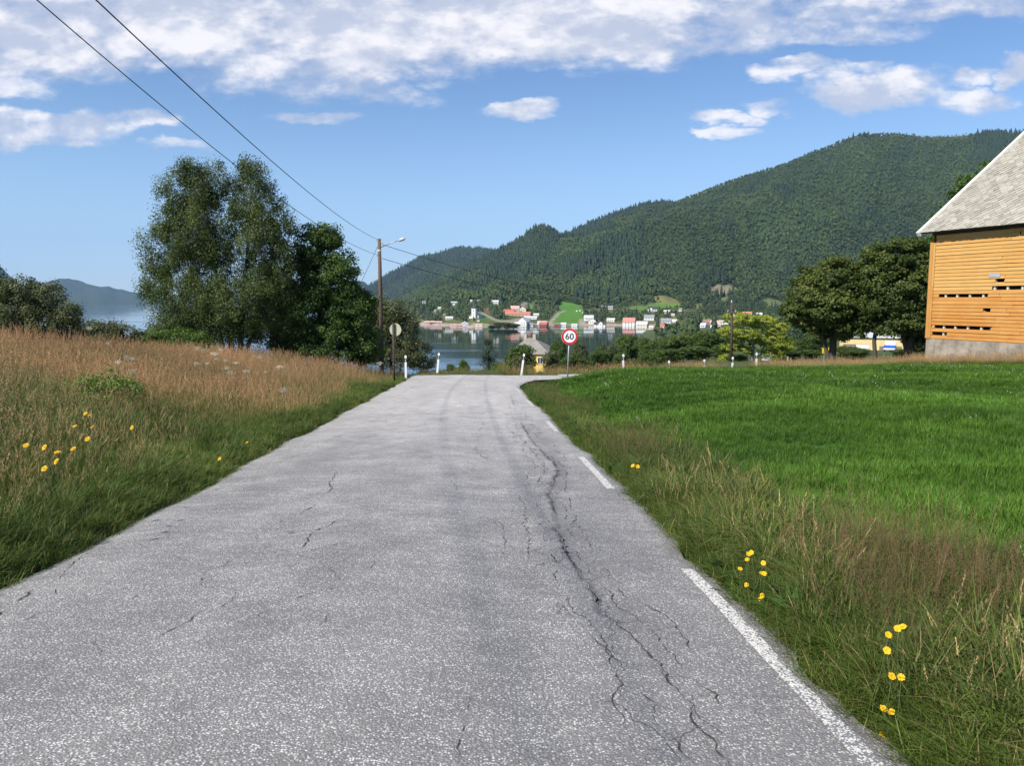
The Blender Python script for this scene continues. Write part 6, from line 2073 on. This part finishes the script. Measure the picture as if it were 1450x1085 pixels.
# white hut
p = at(1085, 516, 80); gz = float(near_z(p[0], p[1]))
p[2] = max(p[2], gz)
hu = thing('white_hut', 'small white wooden hut with dark lid roof below the yellow-green tree', 'hut', p, -0.55)
m__ = MB(); m__.prism([(-0.5, 0, -0.8), (0.5, 0, -0.8), (0.5, 0, 0.78), (0, 0, 1.02), (-0.5, 0, 0.78)], (0, 1.0, 0)); m__.build('wall', M['wall_white'], hu)
tmp = MB(); gable_roof(tmp, -0.0, 1.0, -0.5, 0.5, 0.78, 1.02, 0.10, 0.05)
m__ = MB(); m__.add([(y, x, z) for x, y, z in tmp.V], [f[::-1] for f in tmp.Fc]); m__.build('roof', M['roof_brown'], hu)
m__ = MB(); m__.box(0.505, 0.55, 0.25, 0.75, -0.2, 0.55); m__.build('door', M['wall_grey'], hu)

# ------------------------------------------------------------------ poles, signs, wires
def gz_at(x, y): return float(near_z(np.array([x]), np.array([y]))[0])


PT = at(537, 338, 47)
PB = at(541, 517, 47)
g0 = gz_at(PB[0], 47)
lampp = thing('street_lamp', 'leaning tarred wooden pole carrying a street lamp and wires', 'street lamp', (PB[0], 47, g0))
ht = PT[2] - g0
ox = PT[0] - PB[0]
m__ = MB(); m__.tube([(0, 0, -0.6), (ox * 0.3, 0, ht * 0.3), (ox * 0.7, 0, ht * 0.7), (ox, 0, ht)], [0.145, 0.13, 0.115, 0.10], 12, 0.5)
m__.c = [0.25 + 0.5 * (v[2] / ht) for v in m__.V]
m__.build('pole', M['wood_pole'], lampp, smooth=True)
a0 = at(540, 350, 47) - np.array([PB[0], 47, g0]); a1 = at(563, 341, 46.5) - np.array([PB[0], 47, g0])
m__ = MB(); m__.tube([a0, a0 * 0.5 + a1 * 0.5 + np.array([0, 0, 0.03]), a1], [0.03, 0.03, 0.026], 8); m__.build('lamp_arm', M['galv'], lampp, smooth=True)
dv = (at(574, 337.5, 46.3) - np.array([PB[0], 47, g0])) - a1
L_ = np.linalg.norm(dv)
hd = MB()
prof = [(0.0, 0.045, 0.05), (0.12, 0.06, 0.07), (0.35, 0.13, 0.10), (0.7, 0.15, 0.10), (0.92, 0.10, 0.08), (1.0, 0.03, 0.03)]
V, fs = [], []
u_ = dv / L_; s_v = np.array([0, 1, 0]); n_v = np.cross(u_, s_v)
for (t_, wd_, hg) in prof:
    for kk in range(10):
        a = 2 * math.pi * kk / 10
        V.append(tuple(a1 + u_ * L_ * t_ + s_v * wd_ * math.cos(a) - n_v * hg * (math.sin(a) if math.sin(a) > 0 else 0.35 * math.sin(a))))
for i in range(len(prof) - 1):
    for kk in range(10):
        fs.append((i * 10 + kk, i * 10 + (kk + 1) % 10, (i + 1) * 10 + (kk + 1) % 10, (i + 1) * 10 + kk))
fs.append(tuple(range(10))[::-1]); fs.append(tuple(50 + q for q in range(10)))
hd.add(V, fs); head = hd.build('lamp_head', M['lamp_grey'], lampp, smooth=True)
gl = MB(); c0 = a1 + u_ * L_ * 0.55 + n_v * 0.045
gl.add([tuple(c0 + u_ * (L_ * 0.30 * math.cos(q)) + s_v * (0.11 * math.sin(q)) + n_v * 0.0) for q in np.arange(12) * math.pi / 6] + [tuple(c0 + n_v * 0.05 + u_ * (L_ * 0.22 * math.cos(q)) + s_v * (0.07 * math.sin(q))) for q in np.arange(12) * math.pi / 6],
       [tuple(range(12, 24))] + [(i, (i + 1) % 12, 12 + (i + 1) % 12, 12 + i) for i in range(12)])
gl.build('lamp_glass', M['lamp_glass'], head)
for z, sg in ((ht - 0.12, -1), (ht - 1.05, -1), (ht - 0.30, 1)):
    m__ = MB(); xx = ox * z / ht
    m__.tube([(xx, 0, z - 0.05), (xx + sg * 0.15, 0, z - 0.05), (xx + sg * 0.17, 0, z + 0.02)], [0.014, 0.014, 0.014], 6)
    m__.lathe([(0.03, z + 0.0), (0.045, z + 0.03), (0.03, z + 0.06), (0.045, z + 0.09), (0.02, z + 0.12)], 8, center=(xx + sg * 0.17, 0))
    m__.build('insulator', M['porcelain'], lampp, smooth=True)
m__ = MB(); zb_ = ht - 0.72; xx = ox * zb_ / ht
m__.lathe([(0.112, zb_ - 0.05), (0.114, zb_ + 0.05)], 14, center=(xx, 0)); m__.build('pale_band', M['porcelain'], lampp, smooth=True)


def wire(label, A, B, sag, rad=0.012, n=60, group='overhead wires'):
    A = np.asarray(A, float); B = np.asarray(B, float)
    t_ = np.linspace(0, 1, n)
    P_ = A[None] * (1 - t_[:, None]) + B[None] * t_[:, None]
    P_[:, 2] -= 4 * sag * t_ * (1 - t_)
    P_ -= A
    m2 = MB(); m2.tube(P_, np.full(n, rad), 6)
    o_ = m2.build('overhead_wire', M['wire'], None, A, smooth=True)
    tag(o_, label, 'wire', group)


wA = at(537, 340, 47); wB = at(538, 362, 47)
wire('upper overhead wire running from the lamp pole over the road to the top edge', wA, (-4.0, -8, 6.75), 0.9, 0.010)
wire('lower overhead wire passing behind the birch crown to the top left', wB, (-7.25, -8, 10.0), 1.6, 0.010)
# bare pole behind the field
p2 = at(1036, 429, 75); b2 = at(1034.5, 520, 75)
g2 = gz_at(b2[0], 75)
pp = thing('power_pole', 'bare dark power pole with insulators standing behind the field', 'power pole', (b2[0], 75, g2))
h2 = p2[2] - g2
m__ = MB(); m__.tube([(0, 0, -0.6), (0.03, 0, h2 * 0.5), (p2[0] - b2[0], 0, h2)], [0.15, 0.13, 0.11], 10, 0.2); m__.build('pole', M['wood_pole'], pp, smooth=True)
xx = p2[0] - b2[0]
m__ = MB(); m__.box(xx - 0.42, xx + 0.42, -0.20, -0.12, h2 - 1.02, h2 - 0.90); m__.build('crossarm', M['wood_pole'], pp)
for x, z in ((xx - 0.36, h2 - 0.90), (xx + 0.36, h2 - 0.90), (xx, h2)):
    m__ = MB(); m__.lathe([(0.03, z), (0.06, z + 0.06), (0.04, z + 0.12), (0.06, z + 0.18), (0.02, z + 0.26)], 8, center=(x, -0.16 if z < h2 else 0)); m__.build('insulator', M['porcelain'], pp, smooth=True)
wire('upper wire from the lamp pole across the valley to the bare power pole', at(541, 346, 47), (p2[0] - 0.36, 74.8, p2[2] - 0.65), 1.15, 0.016)
wire('lower wire from the lamp pole across the valley to the bare power pole', at(541, 366, 47), (p2[0] + 0.36, 74.8, p2[2] - 0.65), 1.3, 0.016)
ga = at(537.5, 343, 47)
gb_x = (450 - 725) / F * 49
wire('thin stay wire from the lamp pole top down into the leafy tree', ga, (gb_x, 49, gz_at(gb_x, 49) - 0.2), 0.02, 0.012)


def disc(mb, r, y0, y1, n=40, r_in=0.0):
    a = np.arange(n) * 2 * math.pi / n
    if r_in == 0:
        mb.prism([(r * math.cos(q), y0, r * math.sin(q)) for q in a], (0, y1 - y0, 0))
    else:
        V = [(rr_ * math.cos(q), y, rr_ * math.sin(q)) for y in (y0, y1) for rr_ in (r_in, r) for q in a]
        fs = []
        for i in range(n):
            j = (i + 1) % n
            fs += [(i, j, n + j, n + i), (2 * n + i, 3 * n + i, 3 * n + j, 2 * n + j), (n + i, n + j, 3 * n + j, 3 * n + i), (i, 2 * n + i, 2 * n + j, j)]
        mb.add(V, fs)


# the 60 sign
SY = 36.3
sb = at(803, 533, SY); sc_ = at(806.5, 476.5, SY)
g6 = gz_at(sb[0], SY)
rs = 11.6 / F * SY
sg = thing('speed_limit_sign', 'round red and white 60 speed limit sign on a grey post', 'road sign', (sb[0], SY, g6))
tx, tz = sc_[0] - sb[0], sc_[2] - g6
m__ = MB(); m__.tube([(0, 0.04, -0.5), (tx * 0.5, 0.04, tz * 0.5), (tx * 1.1, 0.04, tz + rs * 0.75)], [0.032, 0.032, 0.032], 10); m__.build('post', M['galv'], sg, smooth=True)
pl = bpy.data.objects.new('plate', None)
m__ = MB(); disc(m__, rs, -0.012, 0.0)
plate = m__.build('plate', M['sign_white'], sg, (tx, -0.02, tz))
m__ = MB(); disc(m__, rs * 0.985, -0.018, -0.0125, 48, rs * 0.74); m__.build('red_ring', M['sign_red'], plate)
fc = bpy.data.curves.new('digits', 'FONT')
fc.body = '60'; fc.size = 1.0; fc.align_x = 'CENTER'; fc.extrude = 0.004; fc.offset = 0.012
fo = bpy.data.objects.new('digits', fc)
scn.collection.objects.link(fo)
bpy.context.view_layer.update()
dm = bpy.data.meshes.new_from_object(fo.evaluated_get(bpy.context.evaluated_depsgraph_get()))
bpy.data.objects.remove(fo)
vv = np.array([v.co[:] for v in dm.vertices])
lo, hi = vv.min(0), vv.max(0)
kx = rs * 1.02 / (hi[0] - lo[0]); kz = rs * 0.74 / (hi[1] - lo[1])
nv_ = np.stack([(vv[:, 0] - (lo[0] + hi[0]) / 2) * kx, -0.0155 - (vv[:, 2] - lo[2]) / (hi[2] - lo[2]) * 0.004, (vv[:, 1] - (lo[1] + hi[1]) / 2) * kz], 1)
dm.vertices.foreach_set('co', nv_.astype(np.float32).ravel()); dm.update()
dm.materials.clear(); dm.materials.append(M['black'])
dm.name = 'digits'
link('digits', dm, plate)
for z in (-0.12, 0.12):
    m__ = MB(); m__.box(-0.05, 0.05, 0.0, 0.075, z - 0.02, z + 0.02); m__.build('clamp', M['galv'], plate)

# the sign seen from behind
BY = 36.2
bb_ = at(558, 523, BY); bc = at(559.5, 467, BY)
gb_ = gz_at(bb_[0], BY)
bs = thing('road_sign', 'round road sign seen from its pale back on a dark post', 'road sign', (bb_[0], BY, gb_))
tz = bc[2] - gb_
m__ = MB(); m__.tube([(0, 0, -0.5), (0, 0, tz + 0.32)], [0.055, 0.055], 10); m__.build('post', M['dark_wood'], bs, smooth=True)
m__ = MB(); disc(m__, 0.30, 0.0, 0.02)
q = m__.build('plate', M['sign_back'], bs, (bc[0] - bb_[0], 0.07, tz), -0.3)
m__ = MB(); disc(m__, 0.295, 0.0202, 0.026, 40, 0.22); m__.build('red_ring', M['sign_red'], q)
for z in (-0.12, 0.12):
    m__ = MB(); m__.box(-0.10, 0.02, -0.03, -0.002, z - 0.02, z + 0.02); m__.build('clamp', M['galv'], q)


def guide_post(px, py, Y, lab, lean=0.0, h=0.92, z=None):
    x = (px - 725) / F * Y
    gz = gz_at(x, Y)
    zb = max(gz, at(px, py, Y)[2] if z is None else z)
    t = thing('guide_post', lab, 'guide post', (x, Y, zb), 0, 'white guide posts along the road')
    t.rotation_euler = (0, lean, 0)
    b = MB()
    pf = [(-0.055, -0.035), (0.055, -0.035), (0.055, 0.02), (0.02, 0.05), (-0.02, 0.05), (-0.055, 0.02)]
    b.prism([(u, v, -0.6) for u, v in pf], (0, 0, h + 0.6))
    b.add([(u * 1.0, v * 1.0, h) for u, v in pf] + [(u * 0.6, v * 0.5, h + 0.05) for u, v in pf], [(i, (i + 1) % 6, 6 + (i + 1) % 6, 6 + i) for i in range(6)] + [(6, 7, 8, 9, 10, 11)])
    b.build('body', M['white_plastic'], t)
    b = MB()
    b.prism([(u * 1.06, v * 1.08, h - 0.30) for u, v in pf], (0, 0, 0.20)); b.build('black_band', M['black'], t)
    b = MB(); b.box(-0.022, 0.022, -0.046, -0.040, h - 0.26, h - 0.14); b.build('reflector', M['reflector'], t)
    return t


guide_post(574, 529, 41.2, 'straight white guide post left of the road end', 0.0)
guide_post(619, 524, 43.6, 'white guide post leaning right, in front of the water', 0.10, z=None)
guide_post(739, 525, 43.6, 'white guide post leaning right, below the yellow house', 0.13)
guide_post(883, 525, 45.2, 'white guide post just right of the speed limit sign, over the grass edge', 0.0)
guide_post(948, 528, 46.6, 'low white guide post left of the power pole, only its top showing', 0.0, 0.55)
guide_post(998, 523, 47.6, 'white guide post close left of the power pole, barely showing', 0.0, 0.55)
guide_post(1038, 523, 48.2, 'white guide post right beside the foot of the power pole', 0.02, 0.70)
guide_post(1072, 521.5, 48.6, 'white guide post at the white hut', 0.0)

for i, (px, py, top, lab, wd_) in enumerate([(1115, 518, 505, 'thick grey wooden post, leftmost of three behind the field', 0.11), (1119.5, 518, 506, 'thin pale post next to the thick grey one', 0.06), (1135, 518, 505, 'thin grey post standing alone left of the arrow signs', 0.06)]):
    p = at(px, py, 75)
    gz = gz_at(p[0], 75)
    hh = at(px, top, 75)[2] - gz
    m__ = MB()
    m__.tube([(0, 0, -0.4), (0.01, 0, hh * 0.5), (0, 0, hh)], [wd_, wd_ * 0.95, wd_ * 0.9], 8, 0.9)
    o = m__.build('fence_post', M['wood_pole'] if i else M['concrete'], None, (p[0], 75, gz))
    tag(o, lab, 'post', 'old posts behind the field')
for i, (px, lab, lean) in enumerate([(1166.5, 'yellow arrow sign tilted left, left one of the pair', -0.12), (1174, 'yellow arrow sign on a white post, right one of the pair', 0.0)]):
    Y = 68
    p = at(px, 512, Y); gz = gz_at(p[0], Y)
    t = thing('arrow_sign', lab, 'road sign', (p[0], Y, gz), 0, 'yellow arrow signs')
    zt = at(px, 496.5, Y)[2] - gz
    m__ = MB(); m__.tube([(0, 0, -0.4), (0, 0, zt + 0.25)], [0.07 if i else 0.03] * 2, 8); m__.build('post', M['white_plastic'] if i else M['galv'], t)
    m__ = MB(); m__.box(-0.22, 0.22, -0.10, -0.08, zt - 0.24, zt + 0.24)
    pl_ = m__.build('plate', M['sign_yellow'], t)
    m__ = MB(); m__.prism([(-0.12, -0.1025, zt - 0.16), (0.02, -0.1025, zt - 0.16), (0.14, -0.1025, zt), (0.02, -0.1025, zt + 0.16), (-0.12, -0.1025, zt + 0.16), (0.0, -0.1025, zt)], (0, -0.004, 0)); m__.build('black_chevron', M['black'], pl_)

# ------------------------------------------------------------------ flowers
def ray_h(px, py, h, y0=2.0, y1=60.0):
    d = ray(px, py)
    Y = np.linspace(y0, y1, 6000)
    t = Y / d[1]
    X = d[0] * t; Z = CAMZ + d[2] * t
    G_ = near_z(X, Y) + h
    i = int(np.argmax(G_ >= Z))
    if G_[i] < Z[i]:
        i = int(np.argmin(Z - G_))
    return np.array([X[i], Y[i], Z[i]])


def stem_mesh(h, seed, rad=0.0016):
    r = np.random.default_rng(seed)
    b = r.normal(0, 0.13 * h, 2)
    m2 = MB(); m2.tube([(-b[0], -b[1], -0.06 - h), (-b[0] * 0.6, -b[1] * 0.6, -h * 0.66), (-b[0] * 0.2, -b[1] * 0.2, -h * 0.33), (0, 0, 0)], [rad * 1.2, rad, rad, rad * 0.8], 5, 0.5)
    return m2.data('stem', M['stem'], True)


def flower_mesh(R, seed):
    r = np.random.default_rng(seed)
    m2 = MB()
    for ring, (n, k, up) in enumerate([(16, 1.0, 0.15), (12, 0.72, 0.45), (8, 0.42, 0.8)]):
        for i in range(n):
            a = 2 * math.pi * (i + 0.5 * ring) / n + r.normal(0, 0.06)
            L = R * k * r.uniform(0.85, 1.1); w_ = R * 0.17
            c, s = math.cos(a), math.sin(a)
            z1 = L * up * r.uniform(0.6, 1.2)
            m2.add([(c * R * 0.08 - s * w_ * 0.4, s * R * 0.08 + c * w_ * 0.4, 0.002), (c * R * 0.08 + s * w_ * 0.4, s * R * 0.08 - c * w_ * 0.4, 0.002), (c * L + s * w_, s * L - c * w_, z1), (c * L - s * w_, s * L + c * w_, z1)], [(0, 1, 2, 3)])
    return m2.data('flower_head', M['yellow_petal'])


def umbel_mesh(R, seed):
    r = np.random.default_rng(seed)
    m2 = MB()
    for i in range(26):
        q = R * math.sqrt((i + 0.5) / 26); a = i * 2.399
        cx_, cy2 = q * math.cos(a), q * math.sin(a)
        z = 0.48 * R * (1 - (q / R) ** 2) + r.normal(0, 0.01)
        for kk in range(9):
            ux, uy_ = r.normal(0, R * 0.10, 2)
            s2 = R * 0.075
            zz_ = z + r.normal(0, 0.004)
            m2.add([(cx_ + ux - s2, cy2 + uy_ - s2 * .3, zz_), (cx_ + ux + s2 * .3, cy2 + uy_ - s2, zz_ + .004), (cx_ + ux + s2, cy2 + uy_ + s2 * .3, zz_), (cx_ + ux - s2 * .3, cy2 + uy_ + s2, zz_ + .004)], [(0, 1, 2, 3)])
        m2.tube([(0, 0, -R * 0.55), (cx_, cy2, z - 0.004)], [0.002, 0.0012], 3, cap=False)
    return m2.data('flower_head', M['umbel'])


FM = [flower_mesh(0.0155, 400 + i) for i in range(3)]
FMB = [flower_mesh(0.024, 410 + i) for i in range(3)]


def flower(px, py, h, meshes, i, label, group):
    for h_ in np.arange(h, 0.05, -0.02):
        p = ray_h(px, py, h_)
        if max(p[0] - float(e_r(p[1])), float(e_l(p[1])) - p[0]) > 0.03: break
    gz = gz_at(p[0], p[1])
    t = thing('yellow_flower', label, 'flower', (p[0], p[1], gz), 0, group)
    hz = p[2] - gz
    s_ = link('stem', stem_mesh(hz, 500 + i), t, (0, 0, hz))
    f = link('flower_head', meshes[i % 3], t, (0, 0, hz))
    f.rotation_euler = (0.60 + 0.30 * math.sin(i * 1.7), -0.30 + 0.35 * math.cos(i * 2.3), 0.0)


for i, (px, py) in enumerate([(37, 631), (63, 634), (104, 636), (81, 641), (80, 654), (63, 664), (106, 604), (131, 605), (124, 622), (121, 586), (127, 589)]):
    flower(px, py, 0.74, FMB, i, 'yellow dandelion-like flower in the tall grass at the left end of the bank', 'yellow flowers at the left end of the bank')
for i, (px, py) in enumerate([(311, 650), (350, 627)]):
    flower(px, py, 0.25, FMB, 20 + i, ['small yellow flower low on the bank close to the left road edge', 'faint yellow flower farther along the left road edge'][i], 'yellow flowers by the left road edge')
flower(187, 606, 0.74, FMB, 23, 'lone small yellow flower right of the cluster on the left bank', 'yellow flowers at the left end of the bank')
for i, (px, py) in enumerate([(1060, 785), (1064, 783), (1058, 793), (1048, 806), (1081, 798), (1082, 813), (1079, 812), (1057, 829), (1079, 844), (1077, 849)]):
    flower(px, py, 0.42, FM, 30 + i, 'yellow hawkweed flower in the verge cluster beside the start of the long white line', 'yellow flowers beside the long white line')
for i, (px, py) in enumerate([(1271, 891), (1278, 888), (1258, 900), (1256, 922)]):
    flower(px, py, 0.46, FM, 50 + i, 'yellow hawkweed flower in the upper cluster of the near right verge', 'yellow flowers in the near right verge')
for i, (px, py) in enumerate([(1263, 958), (1276, 960), (1262, 1009), (1251, 1004), (1249, 1043), (1252, 1049)]):
    flower(px, py, 0.44, FM, 60 + i, 'yellow hawkweed flower low at the asphalt edge of the near right verge', 'yellow flowers in the near right verge')
for i, (px, py) in enumerate([(896, 660), (903, 661)]):
    flower(px, py, 0.30, FMB, 70 + i, 'yellow flower in the verge beside the middle white dash', 'yellow flowers beside the middle white dash')
UMB = [(279, 494), (301, 491), (303, 502), (306, 510), (319, 511), (335, 515), (321, 522), (326, 529), (293, 515), (278, 516), (188, 509), (187, 527), (167, 514), (349, 527), (376, 527), (396, 521), (368, 507), (401, 553), (126, 466), (153, 487), (180, 507), (312, 496), (289, 497)]
for i, (px, py) in enumerate(UMB):
    p = ray_h(px, py, 0.98, 9.0, 40.0)
    gz = gz_at(p[0], p[1])
    R = (0.072 if i not in (0, 2, 11, 15) else 0.10) * (0.75 + 0.5 * random.random()) * (p[1] / 16.0) ** 0.5
    t = thing('cow_parsley', 'cream white flat flower umbel standing above the meadow grass' if px > 200 else 'pale flower umbel in the meadow near the left bushes', 'flower', (p[0], p[1], gz), 0, 'white umbels in the middle of the meadow' if px > 200 else 'white umbels at the left of the meadow')
    hz = p[2] - gz
    link('stem', stem_mesh(hz, 600 + i, 0.005), t, (0, 0, hz))
    f = link('flower_head', umbel_mesh(R, 620 + i), t, (0, 0, hz)); f.rotation_euler = (0.15 * math.sin(i), 0.15 * math.cos(i), i)
for i, (px, py, lab) in enumerate([(530, 509, 'white umbel left of the lamp pole foot, upper one'), (538, 515, 'white umbel right at the lamp pole foot, lower one')]):
    p = ray_h(px, py, 1.05, 28, 44)
    gz = gz_at(p[0], p[1])
    t = thing('cow_parsley', lab, 'flower', (p[0], p[1], gz), 0, 'white umbels at the lamp pole'); hz = p[2] - gz
    link('stem', stem_mesh(hz, 660 + i, 0.005), t, (0, 0, hz)); link('flower_head', umbel_mesh(0.13, 670 + i), t, (0, 0, hz))

plant_woods()

# ------------------------------------------------------------------ the air between here and the far hills
hz_ = MB()
hz_.box(-14500, 14500, -3000, 14500, -61, 1100)
m_ = bpy.data.materials.new('thin_haze'); m_.use_nodes = True
t = NT(m_.node_tree); t.n.clear()
out = t.node('ShaderNodeOutputMaterial')
pv = t.node('ShaderNodeVolumePrincipled')
pv.inputs['Color'].default_value = (0.42, 0.64, 1.0, 1)
pv.inputs['Density'].default_value = 0.000040
pv.inputs['Anisotropy'].default_value = 0.0
t.l.new(pv.outputs[0], out.inputs['Volume'])
o = hz_.build('haze', m_)
tag(o, 'thin blue summer haze over the fjord and the hills', 'haze', kind='stuff')
